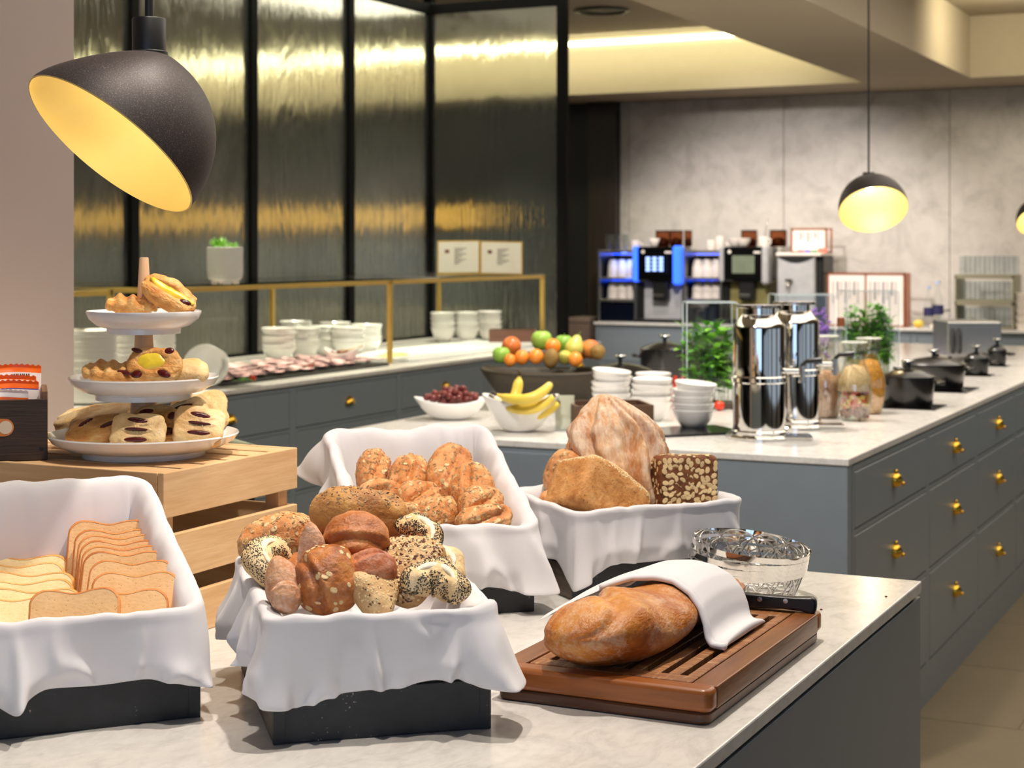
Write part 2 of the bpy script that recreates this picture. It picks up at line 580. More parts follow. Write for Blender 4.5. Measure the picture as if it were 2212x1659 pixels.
PULL = None
def pull_parts(parent, x, z, mesh_from=None, cup=False):
    global PULL
    if PULL is None:
        a = MB()
        if True:
            prof = [(0.0225, 0), (0.0225, .004), (0.021, .013), (0.016, .021), (0.008, .0255), (0.001, .027)]
            a.lathe(prof, 18, Matrix.Rotation(PI / 2, 4, 'X'), cap0=True, cap1=False)
            a.ball((0, -0.008, 0.026), 0.0065, 10)
            a.ball((0.016, -0.026, -0.012), 0.0062, 10)
            a.tube([(0.008, -.014, -.006), (0.016, -.026, -.012)], 0.003, 6)
        b = MB()
        prof = [(0.026, 0), (0.026, .003)]
        v, f = [], []
        n, m = 16, 6
        for k in range(m + 1):
            an = PI / 2 * k / m
            for i in range(n + 1):
                th = PI * i / n
                v.append((0.034 * math.cos(th), -0.026 * math.sin(th) * math.sin(an) - .001, -.012 + 0.036 * math.sin(th) * math.cos(an)))
        for k in range(m):
            for i in range(n):
                f.append((k * (n + 1) + i, k * (n + 1) + i + 1, (k + 1) * (n + 1) + i + 1, (k + 1) * (n + 1) + i))
        b.add(v, f)
        b.box((-.036, -.004, -.014), (.036, 0, -.009))
        PULL = (a, b)
    mb = PULL[1 if cup else 0]
    key = 'cup' if cup else 'knob'
    if key in PULLME:
        o = bpy.data.objects.new('pull', PULLME[key]); COL.objects.link(o); o.parent = parent; o.location = (x, 0, z)
    else:
        o = mb.build('pull', M_brass, parent, smooth=True, loc=(x, 0, z)); PULLME[key] = o.data
    return o
PULLME = {}


def cabinet(label, w, depth_, rows, group, loc, rz, z1=0.895, cup=False, mat=None):
    """grey drawer unit: carcass and frame, drawers set 2 mm back in it, each with its brass pull; local -y is the front"""
    mat = mat or M_paint
    t = thing('drawer_cabinet', label, 'cabinet', loc, rz, group)
    fr = MB()
    fr.box((0, 0.02, 0), (w, depth_, z1))
    edges = sorted({0.0, z1} | {a for r in rows for a in r})
    st = 0.022
    fr.box((0, 0, 0), (st, 0.02, z1)).box((w - st, 0, 0), (w, 0.02, z1))
    zs = [0.0] + [v for r in sorted(rows) for v in r] + [z1]
    for a, b in zip(zs[0::2], zs[1::2]):
        fr.box((st, 0, a), (w - st, 0.02, b))
    fr.build('carcass', mat, t)
    for (a, b) in rows:
        g = 0.003
        d = MB().box((st + g, -0.001, a + g), (w - st - g, 0.019, b - g)).build('drawer', mat, t, bevel=0.0025, seg=1)
        pull_parts(d, w / 2, (a + b) / 2 + (0.01 if b - a > .2 else 0.0), cup=cup)
        d.children[0].location.y = -0.001
    return t


ROWS = [(.135, .425), (.438, .700), (.713, .878)]
# front buffet counter
worktop('buffet_worktop', 'white veined marble worktop carrying the bread baskets and chopping board', (-2.15, 0.75), (-0.632, 2.931))
t = thing('buffet_counter', 'plain grey counter base under the marble that carries the bread baskets', 'counter', (-2.15, 0.75, 0))
MB().box((0, 0.0, 0), (1.516, 2.179, .893)).build('side_panel', M_paint, t, bevel=0.0015)
MB().box((0.01, 0.01, .893), (1.505, 2.17, .9)).build('shadow_gap', M_dark, t)
# island
IX0, IX1, IY0 = -2.81, -1.18, 4.53
worktop('island_worktop', 'long white marble island worktop with chrome dispensers and cooking pots', (IX0, IY0), (IX1 + .004, 10.2))
t = thing('island_end', 'plain grey end panel of the island facing the bread counter', 'cabinet', (IX0, IY0, 0))
MB().box((0, 0.004, 0), (IX1 - IX0, 0.05, .9)).build('end_panel', M_paint, t, bevel=0.002)
for k, (a, b) in enumerate(((0.03, .60), (.61, .80))):
    pass
for k in range(1):
    MB().box((0.06, -0.002, .715), (0.80, 0.01, .885)).build('drawer_front', M_paint, t, bevel=0.002)
    MB().box((0.06, -0.002, .42), (0.80, 0.01, .705)).build('drawer_front', M_paint, t, bevel=0.002)
ys = [4.585, 5.56, 6.42, 7.28, 8.14, 9.0, 9.86]
nm = ['nearest the island corner', 'second from the island corner', 'third from the island corner', 'fourth from the island corner', 'fifth from the island corner', 'last at the far island end']
for k, (a, b) in enumerate(zip(ys, ys[1:])):
    cabinet('grey three drawer unit with brass knobs, ' + nm[k], b - a, 0.8, ROWS, 'island drawer units', (IX1, a, 0), PI / 2)
# left wall counter
worktop('wall_counter_worktop', 'marble worktop along the ribbed glass with plates, bowls and cold cuts', (-5.2, 2.9), (-4.02, 9.53))
nm = ['hidden nearest the pale wall', 'behind the pastry stand', 'with a brass pull beside the pastry stand', 'in the middle, behind the slatted crate', 'behind the grape bowl', 'at the far end behind the fruit trough', 'farthest, under the wooden box']
for k in range(7):
    a = 3.33 + k * 0.93
    if k == 6: b = 9.53
    else: b = a + .93
    cabinet('grey-green drawer unit under the glass shelves, ' + nm[k], b - a, 1.0, ROWS, 'wall counter drawer units', (-4.035, a, 0), PI / 2, cup=True)
# back counter
worktop('back_worktop', 'white worktop along the marble wall under the coffee machines', (-5.15, 12.05), (2.4, 12.685))
for k in range(6):
    a = -5.14 + k * 1.24
    if k == 1: nmx = 'behind the herb boxes'
    else: nmx = ['under the coffee machine with the blue lights', '', 'behind the carafes', 'behind the black pots', 'behind the steel toaster', 'at the right end'][k]
    cabinet('grey drawer unit below the marble wall, ' + nmx, 1.24, 0.6, [(.135, .60), (.615, .875)], 'back counter units', (a, 12.07, 0), 0)

# ------------------------------------------------------------------ ribbed glass partition
M_rib, nt, b = new_mat('ribbed_glass')
b.inputs['Base Color'].default_value = (0.86, 0.88, 0.80, 1)
b.inputs['Transmission Weight'].default_value = 1.0
b.inputs['Roughness'].default_value = 0.09
b.inputs['IOR'].default_value = 1.45
v = coords(nt, (1, 1, .05), rand=True)
n1 = tex(nt, v, 52, 3, 0.65)
v2 = coords(nt, (1, 1, .32), rand=True)
n2 = tex(nt, v2, 3.2, 2, 0.5, 1.2)
h = mix(nt, 0.2, n2, n1)
bump(nt, b, h, 0.85, 0.02)
# pale diffuse mixed into the ribbed glass, standing in for reflected daylight
df = nt.nodes.new('ShaderNodeBsdfDiffuse')
df.inputs[0].default_value = rgb((206, 212, 206))
mxs = nt.nodes.new('ShaderNodeMixShader')
mxs.inputs[0].default_value = .055
nt.links.new(b.outputs[0], mxs.inputs[1]); nt.links.new(df.outputs[0], mxs.inputs[2])
nt.links.new(mxs.outputs[0], nt.nodes['Material Output'].inputs[0])
PX, PY = -5.25, 9.57
t = thing('glass_partition', 'black framed partition of ribbed glass behind the buffet shelves', 'partition', (PX, PY, 0))
M_frame = plain('matt_black_frame', (5, 5, 6), .7, vary=.05, spec=.12)
def post(x, y, s=.06, z1=3.12):
    MB().box((x - s / 2, y - s / 2, 0), (x + s / 2, y + s / 2, z1)).build('post', M_frame, t, bevel=.003)
py = [0, -1.01, -2.02, -3.03, -4.04, -5.05, -6.06]
for y in py: post(0, y)
post(0.95, 0, 0.06)
for y0, y1 in zip(py, py[1:]):
    MB().box((-.005, y1 + .025, .90), (.005, y0 - .025, 3.02)).build('glass_pane', M_rib, t)
    MB().box((-.025, y1 + .025, 3.02), (.025, y0 - .025, 3.08)).build('top_rail', M_frame, t)
    MB().box((-.03, y1 + .025, .82), (.03, y0 - .025, .93)).build('bottom_rail', M_frame, t)
MB().box((.025, -.005, .90), (.92, .005, 3.02)).build('glass_pane', M_rib, t)
MB().box((.025, -.025, 3.02), (.92, .025, 3.08)).build('top_rail', M_frame, t)
MB().box((.025, -.03, .82), (.92, .03, .93)).build('bottom_rail', M_frame, t)

# ------------------------------------------------------------------ brass framed glass shelves over the wall counter
M_shelf = glass('shelf_glass', (0.97, 0.985, 0.975), 0.02, 1.3)
def shelf(label, y0, y1, near=True):
    s = 0.022
    t = thing('glass_shelf', label, 'shelf', (-4.25, y0, 0.92), 0, 'brass framed glass shelves')
    L = y1 - y0
    W = -0.71
    for x in (0, W):
        for y in ((0, L) if near else (L,)):
            MB().box((x - s / 2, y - s / 2, 0), (x + s / 2, y + s / 2, .415)).build('post', M_brass_s, t)
        MB().box((x - s / 2, 0, .395), (x + s / 2, L, .415)).build('rail', M_brass_s, t)
    for y in ((0, L) if near else (L,)):
        MB().box((W, y - s / 2, .395), (0, y + s / 2, .415)).build('rail', M_brass_s, t)
    MB().box((W - .01, -.01, .416), (.01, L + .01, .426)).build('glass_top', M_shelf, t)
shelf('brass framed glass shelf nearest the pale wall', 3.3, 5.17)
shelf('brass framed glass shelf with the white plant pot on it', 5.5, 7.33)
shelf('brass framed glass shelf with the open menu book on it', 7.345, 9.16, False)

# ------------------------------------------------------------------ pendant lamps
M_shade, nt, b = new_mat('speckled_black_shade')
v = coords(nt)
vo = N(nt, 'ShaderNodeTexNoise', Scale=900, Detail=2)
nt.links.new(v, vo.inputs['Vector'])
nt.links.new(ramp(nt, vo.outputs[0], [(0.55, rgb((44, 38, 38))), (0.72, rgb((104, 92, 86)))]), b.inputs['Base Color'])
b.inputs['Roughness'].default_value = 0.52
b.inputs['Metallic'].default_value = 0.3
bump(nt, b, vo.outputs[0], 0.15, 0.001)
M_gold = plain('gold_lining', (230, 204, 126), 0.5, 0.2, vary=0.04)
M_bulb = emission('lamp_bulb', (255, 236, 196), 9)
FWD, RGT, UP = Vector((-SN, CS, 0)), Vector((CS, SN, 0)), Vector((0, 0, 1))
def pendant(label, c, axis, r, watts, rod=0.0062, ztop=3.12, sock=None):
    h = r * (1.07 if sock else 1.03)
    t = thing('pendant_lamp', label, 'lamp', c, 0, 'black pendant lamps with gold linings')
    ax = (RGT * axis[0] + UP * axis[1] + FWD * axis[2]).normalized()
    mj = RGT * .83 - UP * .56
    mj = (mj - ax * mj.dot(ax)).normalized()
    q = Matrix((mj, ax.cross(mj), ax)).transposed().to_4x4()
    prof = []
    for k in range(25):
        a = PI / 2 * k / 24
        prof.append((r * math.cos(a) ** (.92 if sock else .86), h * math.sin(a) ** 0.94))
    prof[-1] = (0.001, h)
    def flatten(mb):
        # the large shade is lower towards its raised rim
        if sock:
            mb.v = [(x, y, z * (1 - .71 * max(0, -x / r) ** 1.5)) for x, y, z in mb.v]
        mb.v = [tuple(q @ Vector(p_)) for p_ in mb.v]
        return mb
    flatten(MB().lathe(prof, 64, None, cap0=False, cap1=False)).build('shade', M_shade, t, smooth='all')
    inn = [(x * 0.985, y - 0.0012) for x, y in prof]
    lin = MB().lathe(list(reversed(inn)), 64, None, cap0=False, cap1=False)
    lin.lathe([(r, 0), (r * .985, -.0012)], 64, None, cap0=False, cap1=False)
    flatten(lin).build('lining', M_gold, t, smooth='all')
    ap = ax * h
    sx = ap + Vector((0, 0, -0.006))
    if sock: sx = sock - c
    MB().lathe([(r * .19, 0), (r * .19, .004), (r * .172, .006), (r * .172, r * .36), (r * .165, r * .375), (.002, r * .375)], 32, Matrix.Translation(sx)).build('socket', M_black, t, smooth=True)
    MB().cyl(rod, sx.z + r * .375, ztop - c.z, 12, Matrix.Translation((sx.x, sx.y, 0))).build('rod', M_black, t, smooth=True)
    bp = ax * (h * .84)
    MB().ball(bp, r * .11, 16).build('bulb', M_bulb, t, smooth=True)
    l = lamp('pendant_light', 'POINT', c + ax * (h * .62), c, watts, (1, .94, .80), 0.02)
    return t
pendant('large black pendant lamp with gold lining hanging before the pale wall', deep(238, 314, 2.33), (.523, .753, .395), 0.139, 0.5, sock=deep(322, 119, 2.375))
pendant('small black pendant lamp over the island in front of the marble wall', deep(1887, 453, 6.75), (0, .76, .65), 0.139, 1.1, 0.004)
pendant('half seen black pendant lamp at the right edge of the photo', deep(2244, 478, 10.6), (0, .76, .65), 0.139, 1.1, 0.004)
# ------------------------------------------------------------------ foreground: crate, stand, box
ROOMY = Matrix.Rotation(YAW, 4, 'Z')                # camera-facing frame: x to the right, y away
M_pineX = wood('pale_pine_x', (240, 205, 158), (214, 166, 112), 'X', 0.6)
M_pineY = wood('pale_pine_y', (240, 203, 156), (212, 164, 110), 'Y', 0.6)
M_pineZ = wood('pale_pine_z', (232, 192, 146), (204, 156, 104), 'Z', 0.6)
KX, KY0, KY1, KL = -1.526, 1.975, 2.329, -2.06
t = thing('wooden_crate', 'pale pine slatted crate turned upside down under the pastry stand', 'crate', (KL, KY0, .9203))
w, dp, H = KX - KL, KY1 - KY0, .25
pz = [(0.0, .064), (.090, .157), (.183, H)]
th = .011
for a, b in pz:
    MB().box((w - th, 0.0, a), (w, dp, b)).build('end_slat', M_pineY, t, bevel=.0015)
    MB().box((0, 0.0, a), (th, dp, b)).build('end_slat', M_pineY, t, bevel=.0015)
    MB().box((th + .001, 0, a), (w - th - .001, th, b)).build('side_slat', M_pineX, t, bevel=.0015)
    MB().box((th + .001, dp - th, a), (w - th - .001, dp, b)).build('side_slat', M_pineX, t, bevel=.0015)
for x in (th + .001, w - th - .027):
    for y in (th + .001, dp - th - .027):
        MB().box((x, y, 0.001), (x + .026, y + .026, H - .014)).build('corner_post', M_pineZ, t, bevel=.001)
n = 6
g = .012
sw = (dp - 2 * th - .002 - g * (n - 1)) / n
for k in range(n):
    y = th + .001 + k * (sw + g)
    MB().box((th + .0015, y, H - .012), (w - th - .0015, y + sw, H - .001)).build('top_slat', M_pineX, t, bevel=.001)

# three tier stand
ST = deep(311, 985, 2.67); ST.z = 1.1705
t = thing('pastry_stand', 'three tier white porcelain pastry stand with a tapered pale wood post on the pine crate', 'stand', ST)
def plate_prof(r, z, foot, th=.004):
    return [(.004, z + .008), (foot, z + .008), (r * .80, z + .0125), (r * .95, z + .0235), (r, z + .034), (r * .992, z + .0362), (r * .975, z + .034),
            (r * .93, z + .0265), (r * .78, z + .0165), (foot * .9, z + .0125), (.004, z + .0122)]
for r, zr, foot in ((.150, 1.2045, .097), (.118, 1.2945, .076), (.0905, 1.3985, .058)):
    z = zr - .035 - 1.1705
    mb = MB().lathe(plate_prof(r, z, foot), 72, cap0=False, cap1=False)
    mb.lathe([(foot, z + .009), (foot, z), (foot - .006, z), (foot - .006, z + .009)], 64, cap0=False, cap1=False)
    mb.build('plate', M_white, t, smooth=True)
M_post = wood('stand_post_wood', (226, 190, 150), (196, 152, 110), 'Z', 0.45, 1.3, False)
MB().lathe([(.0245, .013), (.0205, .085), (.0155, .165), (.0112, .24), (.0072, .3125), (.0065, .314), (.001, .314)], 36).build('post', M_post, t, smooth=True)

# dark wooden tea box
M_boxwood = wood('smoked_box_wood', (74, 54, 38), (38, 27, 20), 'X', 0.55, 1.6, False, 0.5)
M_boxwoodY = wood('smoked_box_wood_side', (150, 108, 74), (92, 62, 42), 'Y', 0.55, 1.6, False, 0.5)
bx = deep(103, 988, 2.60); bx.z = 1.1705
BW, BD, BH = .19, .15, .094
BYAW = YAW + R(16)
t = thing('sachet_box', 'dark smoked wooden box full of wrapped sachets at the left edge', 'box', (bx.x, bx.y, 1.1705), BYAW)
MB().box((-BW, 0, 0), (0, .009, BH)).build('front_board', M_boxwood, t, bevel=.001)
MB().box((-BW, BD - .009, 0), (0, BD, BH)).build('back_board', M_boxwood, t, bevel=.001)
MB().box((-.009, .009, 0), (0, BD - .009, BH + .012)).build('side_board', M_boxwoodY, t, bevel=.001)
MB().box((-BW, .009, 0), (-BW + .009, BD - .009, BH + .012)).build('side_board', M_boxwoodY, t, bevel=.001)
MB().box((-BW + .009, .009, 0), (-.009, BD - .009, .008)).build('base_board', M_boxwood, t)
MB().box((-.012, -.0008, .016), (-.006, .001, .020)).build('nail', M_black, t)
M_orange = plain('orange_print', (240, 106, 32), 0.3, vary=0.04)
M_lab_or = plain('orange_label', (226, 134, 60), 0.5, vary=0.1)
M_paper = plain('white_foil', (236, 226, 224), 0.3, vary=0.04)
M_blue = plain('blue_print', (52, 56, 150), 0.35, vary=0.03)
M_cream = plain('cup_print', (236, 214, 186), 0.5, vary=0.1)
pill = []
for k in range(13):
    a = -PI / 2 + PI * k / 12
    pill.append((-.0785 + .0135 * math.cos(a), .0135 * math.sin(a)))
pill += [(-.15, .0135), (-.15, -.0135)]
TX = Matrix.Translation((.0135 + 0.0012, -.0006, .052)) @ Matrix.Rotation(PI / 2, 4, 'X')
lb = MB().prism(pill, 0, .0004, Matrix.Translation((0, 0, 0)) @ TX).build('label', M_lab_or, t)
lb.location.x = 0
mbd = MB()
mbd.lathe([(.0102, 0), (.0102, .0003)], 24, TX @ Matrix.Translation((-.0772, 0, .0004)))
mbd.build('cup_emblem', M_cream, lb)
MB().box((-.0925, -.0125, .0004), (-.0915, .0125, .0008), TX).build('label_stripe', M_paper, lb)
def text(name, s, size, mat, parent, M, align='CENTER', ext=0.0):
    c = bpy.data.curves.new(name, 'FONT')
    c.body = s
    c.size = size
    c.align_x = align
    c.align_y = 'CENTER'
    c.extrude = ext
    c.resolution_u = 3
    c.shear = 0.25 if name == 'label_lettering' else 0
    tmp = bpy.data.objects.new('lettering_source', c)
    COL.objects.link(tmp)
    me = bpy.data.meshes.new_from_object(tmp)
    bpy.data.objects.remove(tmp)
    me.materials.clear()
    me.materials.append(mat)
    o = bpy.data.objects.new(name, me)
    COL.objects.link(o)
    o.parent = parent
    o.matrix_local = M
    return o
text('label_lettering', 'oral', .0135, M_paper, lb, TX @ Matrix.Translation((-.0990, .001, .0006)) @ Matrix.Rotation(PI / 2, 4, 'Z'), ext=.0002)

def sachet(label, x0, y, z, wdt, hgt, lean, prints, yaw=0.0, crimp=.004):
    """crimped flow-pack standing on edge in the box: puffed body, zigzag seal along the top"""
    T = thing('sachet', label, 'packet', (0, 0, 0), 0, 'sachets in the dark box')
    q = Matrix.Translation((bx.x, bx.y, 1.1705)) @ Matrix.Rotation(BYAW, 4, 'Z') @ Matrix.Translation((x0, y, z)) @ Matrix.Rotation(yaw, 4, 'Z') @ Matrix.Rotation(lean, 4, 'X')
    T.matrix_world = q
    nx, nz = 40, 16
    def surf(u, w, sgn):
        x = (u - .5) * wdt
        zz = w * hgt
        pu = max(0, 1 - (2 * u - 1) ** 6) * max(0, math.sin(PI * min(1, w * 1.06))) ** .7 * .009
        wv = .0016 * math.sin(u * 23 + z * 300) * w
        return (x, sgn * pu + wv, zz + (.0012 * (1 if int(u * nx) % 2 else -1) if w >= .999 else 0) + .002 * math.sin(u * 9 + z * 90) * w)
    for a, b, m, nme in prints:
        vv, ff = [], []
        ks = 5
        for sgn in (-1, 1):
            o = len(vv)
            for k in range(ks + 1):
                for i in range(nx + 1):
                    vv.append(surf(i / nx, a + (b - a) * k / ks, sgn))
            for k in range(ks):
                for i in range(nx):
                    p = o + k * (nx + 1) + i
                    ff.append((p, p + 1, p + nx + 2, p + nx + 1) if sgn < 0 else (p, p + nx + 1, p + nx + 2, p + 1))
        MB().add(vv, ff).build(nme, m, T, smooth='all')
    return T
WB = [(0, .90, M_paper, 'wrapper'), (.90, 1, M_orange, 'orange_seal')]
s1 = sachet('rear sachet standing tallest in the dark box with a barcode under its orange seal', -.095, .126, .012, .172, .127, R(-4), WB)
for k in range(9):
    MB().box((.040 + k * .0032, -.0062, .104), (.0412 + k * .0032 + (k % 3) * .0005, -.0045, .113)).build('barcode_bar', M_black, s1)
sachet('second sachet from the back, its wavy orange seal folded forward', -.10, .098, .012, .166, .112, R(-3), [(0, .93, M_paper, 'wrapper'), (.93, 1, M_orange, 'orange_seal')])
sachet('third sachet from the back with a broad orange top edged in purple', -.098, .072, .012, .170, .106, R(2), [(0, .87, M_paper, 'wrapper'), (.87, .885, M_blue, 'purple_line'), (.885, 1, M_orange, 'orange_seal')])
s4 = sachet('front sachet with a white zigzag seal, orange band and blue square', -.105, .042, .012, .152, .094, R(3), [(0, .88, M_orange, 'orange_band'), (.88, 1, M_paper, 'white_seal')])
MB().box((.036, -.0100, .066), (.054, -.0070, .0805)).build('blue_square', M_blue, s4)
MB().box((.012, -.0102, .064), (.026, -.0068, .0835)).build('white_square', M_paper, s4)

# ------------------------------------------------------------------ black bread trays and their cloths
M_tray, nt, b = new_mat('scuffed_black_tray')
v = coords(nt)
n1 = tex(nt, v, 240, 3, 0.5)
n2 = tex(nt, v, 9, 5, 0.7)
base = ramp(nt, n2, [(0.35, rgb((22, 24, 27))), (0.7, rgb((44, 47, 52)))])
nm2 = N(nt, 'ShaderNodeMath', operation='MULTIPLY')
nt.links.new(n1, nm2.inputs[0]); nt.links.new(n2, nm2.inputs[1])
col = mix(nt, ramp(nt, nm2.outputs[0], [(0.385, (0, 0, 0, 1)), (0.42, (1, 1, 1, 1))]), base, rgb((176, 164, 150)))
nt.links.new(col, b.inputs['Base Color'])
b.inputs['Roughness'].default_value = 0.48
bump(nt, b, n2, 0.15)
M_trayside = wood('worn_tray_side', (112, 98, 84), (52, 46, 42), 'Y', 0.6, 1.5, False)
M_cloth = fabric('white_cloth', (224, 222, 225))


def tray(label, front_left, ang, W, D, hf, hb):
    """low black wooden tray; sides rise from hf at the front to hb at the back"""
    t = thing('bread_tray', label, 'tray', (front_left[0], front_left[1], .9203), ang)
    th = .012
    MB().box((0, 0, 0), (W, th, hf)).build('front_board', M_tray, t, bevel=.0015)
    for x in (.0, W - .014):
        MB().box((x, -.0008, .0), (x + .014, .004, hf + .0006)).build('corner_strip', M_tray, t, bevel=.0006)
    MB().box((0, D - th, 0), (W, D, hb)).build('back_board', M_tray, t, bevel=.0015)
    for x in (0, W - th):
        poly = [(th, 0), (D - th, 0), (D - th, hb), (th, hf)]
        v = [(x, y, z) for y, z in poly] + [(x + th, y, z) for y, z in poly]
        f = [(3, 2, 1, 0), (4, 5, 6, 7)] + [(i, (i + 1) % 4, 4 + (i + 1) % 4, 4 + i) for i in range(4)]
        MB().add(v, f).build('side_board', M_trayside if x == 0 else M_tray, t, bevel=.0015)
    MB().box((th, th, 0.001), (W - th, D - th, .009)).build('base_board', M_tray, t)
    return t


def cloth(label, front_left, ang, W, D, zf, zb, hem, seed, zin=.07, flap=None, out=.016, tuck=0.016, amp=1.0):
    """white cloth lining a tray: floor, inner walls, rolled rim, folds hanging outside. hem(u) = drop below the rim; u runs
    front 0-1, right 1-2, back 2-3, left 3-4"""
    ox, oy = front_left[0], front_left[1]
    r = .022
    pts = []
    def side(a, b, n, u0):
        for i in range(n):
            f = i / n
            pts.append((a[0] + (b[0] - a[0]) * f, a[1] + (b[1] - a[1]) * f, u0 + f))
    q = 64
    # rounded rectangle sampled evenly, with outward normals
    path, nor, us = [], [], []
    corners = [(W - r, r, -PI / 2), (W - r, D - r, 0), (r, D - r, PI / 2), (r, r, PI)]
    starts = [(r, 0), (W, r), (W - r, D), (0, D - r)]
    ends = [(W - r, 0), (W, D - r), (r, D), (0, r)]
    nrm = [(0, -1), (1, 0), (0, 1), (-1, 0)]
    for sdx in range(4):
        a, b = starts[sdx], ends[sdx]
        n = 56
        for i in range(n):
            f = i / n
            path.append((a[0] + (b[0] - a[0]) * f, a[1] + (b[1] - a[1]) * f)); nor.append(nrm[sdx]); us.append(sdx + .06 + .88 * f)
        cx, cy, a0 = corners[sdx]
        for i in range(10):
            f = i / 10
            an = a0 + PI / 2 * f
            path.append((cx + r * math.cos(an), cy + r * math.sin(an))); nor.append((math.cos(an), math.sin(an))); us.append((sdx + .94 + .12 * f) % 4)
    NP = len(path)
    def zr(y): return zf + (zb - zf) * max(0, min(1, y / D))
    rows = []
    def nz(i, k, s, sx):
        x, y = path[i]
        return noise.noise(Vector((x * sx + seed * 7.3, y * sx + seed, k * 1.3 + seed * 3.1)))
    ROWI = [(0.0, .050), (.25, .030), (.5, .024), (.75, .019), (.92, .013)]
    for k, (f, ins) in enumerate(ROWI):
        row = []
        for i in range(NP):
            x, y = path[i]; nx, ny = nor[i]
            z = zin + (zr(y) - zin) * f
            wv = nz(i, f * 2.0, 1, 20) * .014 * amp * math.sin(PI * min(1, f + .12)) + (abs(nz(i, f * .6 + 5, 1, 34)) - .2) * .007 * amp * f
            row.append((x - nx * (ins + wv), y - ny * (ins + wv), z))
        rows.append(row)
    for (o, dz) in ((.006, -.003), (-.002, .0015), (-.010, -.002)):
        row = []
        for i in range(NP):
            x, y = path[i]; nx, ny = nor[i]
            wv = nz(i, 1.0, 1, 22) * .004 * amp
            row.append((x - nx * (o + wv), y - ny * (o + wv), zr(y) + dz + (nz(i, 9.0, 1, 18) * .007 + nz(i, 11.0, 1, 45) * .003) * amp))
        rows.append(row)
    M_ = 11
    for k in range(1, M_ + 1):
        s = k / M_
        row = []
        for i in range(NP):
            x, y = path[i]; nx, ny = nor[i]; u = us[i]
            h = hem(u)
            fl = flap(u) if flap else 0.0
            fold = nz(i, s * .5 + 20, 1, 15) * .034 + math.sin(u * 17 + seed * 5 + 2.2 * nz(i, .2, 1, 9)) * .007
            sharp = (1 - abs(nz(i, s * .5 + 40, 1, 17)) * 2.6)
            sharp = max(0, sharp) ** 3 * .022
            o = out * (.45 + .55 * s) + (fold + sharp) * s * amp + fl * s
            tk = tuck * max(0, s - .75) / .25 * (1 if fl < .01 else 0)
            zz = zr(y) - .006 - h * s + nz(i, s + 60, 1, 10) * .010 * s * amp
            row.append((x + nx * max(.004, (o - tk)), y + ny * max(.004, (o - tk)), zz))
        rows.append(row)
    mb = MB()
    V, F = [], []
    for row in rows: V += row
    for k in range(len(rows) - 1):
        for i in range(NP):
            j = (i + 1) % NP
            F.append((k * NP + i, k * NP + j, (k + 1) * NP + j, (k + 1) * NP + i))
    for i in range(NP // 2 - 1):
        F.append((NP - 1 - i, NP - 2 - i, i + 1, i))
    mb.add(V, F)
    o = mb.build('basket_cloth', M_cloth, None, smooth='all', solid=.0022, sub=1)
    o.location = (ox, oy, .9203)
    o.rotation_euler.z = ang
    return tagp(o, label, 'cloth')


def bmp(u, c, w):
    d = abs((u - c + 2) % 4 - 2)
    return max(0, 1 - d / w) ** 1.5 if d < w else 0

# A: sliced bread, left edge
A_fr, A_an, A_W, A_D = at(433, 1549), R(50), .33, .35
A_fl = (A_fr.x - A_W * math.cos(A_an), A_fr.y - A_W * math.sin(A_an))
tray('black tray at the left edge holding the sliced bread', A_fl, A_an, A_W, A_D, .060, .13)
cloth('white cloth lining the tray of sliced bread at the left edge', A_fl, A_an, A_W, A_D, .138, .255,
      lambda u: .082 + .012 * bmp(u, 1, .25) + .02 * bmp(u, .30, .14) + .03 * bmp(u, 1.6, .7), 1, .055, lambda u: .012 * bmp(u, 1, .3) + .014 * bmp(u, .33, .12), amp=.8)
# B: mixed rolls, front
B_fl, B_an, B_W, B_D = at(590, 1610), R(41), .262, .36
tray('scuffed black tray in front with the mixed rolls', B_fl, B_an, B_W, B_D, .060, .060)
cloth('white cloth draped over the front tray of mixed rolls', B_fl, B_an, B_W, B_D, .148, .158,
      lambda u: .082 + .008 * bmp(u, 1, .3) + .010 * bmp(u, 0.08, .2) + .006 * math.sin(u * 6), 2, .075, lambda u: .030 * bmp(u, 1, .25) + .012 * bmp(u, 0.02, .25), amp=1.25)
# C: seeded rolls, middle back
C_fr, C_an, C_W, C_D = at(1154, 1321), R(40), .28, .36
C_fl = (C_fr.x - C_W * math.cos(C_an), C_fr.y - C_W * math.sin(C_an))
tray('black sloping tray behind with the seeded orange rolls', C_fl, C_an, C_W, C_D, .058, .165)
cloth('white cloth lining the raised tray of seeded rolls, one corner hanging out at its left', C_fl, C_an, C_W, C_D, .142, .258,
      lambda u: .088 + .014 * bmp(u, 1, .3) - .022 * bmp(u, 3, .14), 3, .07, lambda u: .018 * bmp(u, 1, .28) + .052 * bmp(u, 3, .10), amp=1.15)
# D: whole loaves, right back
D_fl, D_an, D_W, D_D = at(1243, 1300), R(52), .325, .24
tray('black tray holding the whole loaves behind the wire baskets', D_fl, D_an, D_W, D_D, .055, .055)
cloth('white cloth lining the tray of whole loaves', D_fl, D_an, D_W, D_D, .148, .154,
      lambda u: .085 + .04 * bmp(u, 0, .25) + .01 * bmp(u, 1, .25), 4, .06, lambda u: .016 * bmp(u, 0, .25), amp=.8, out=.008)
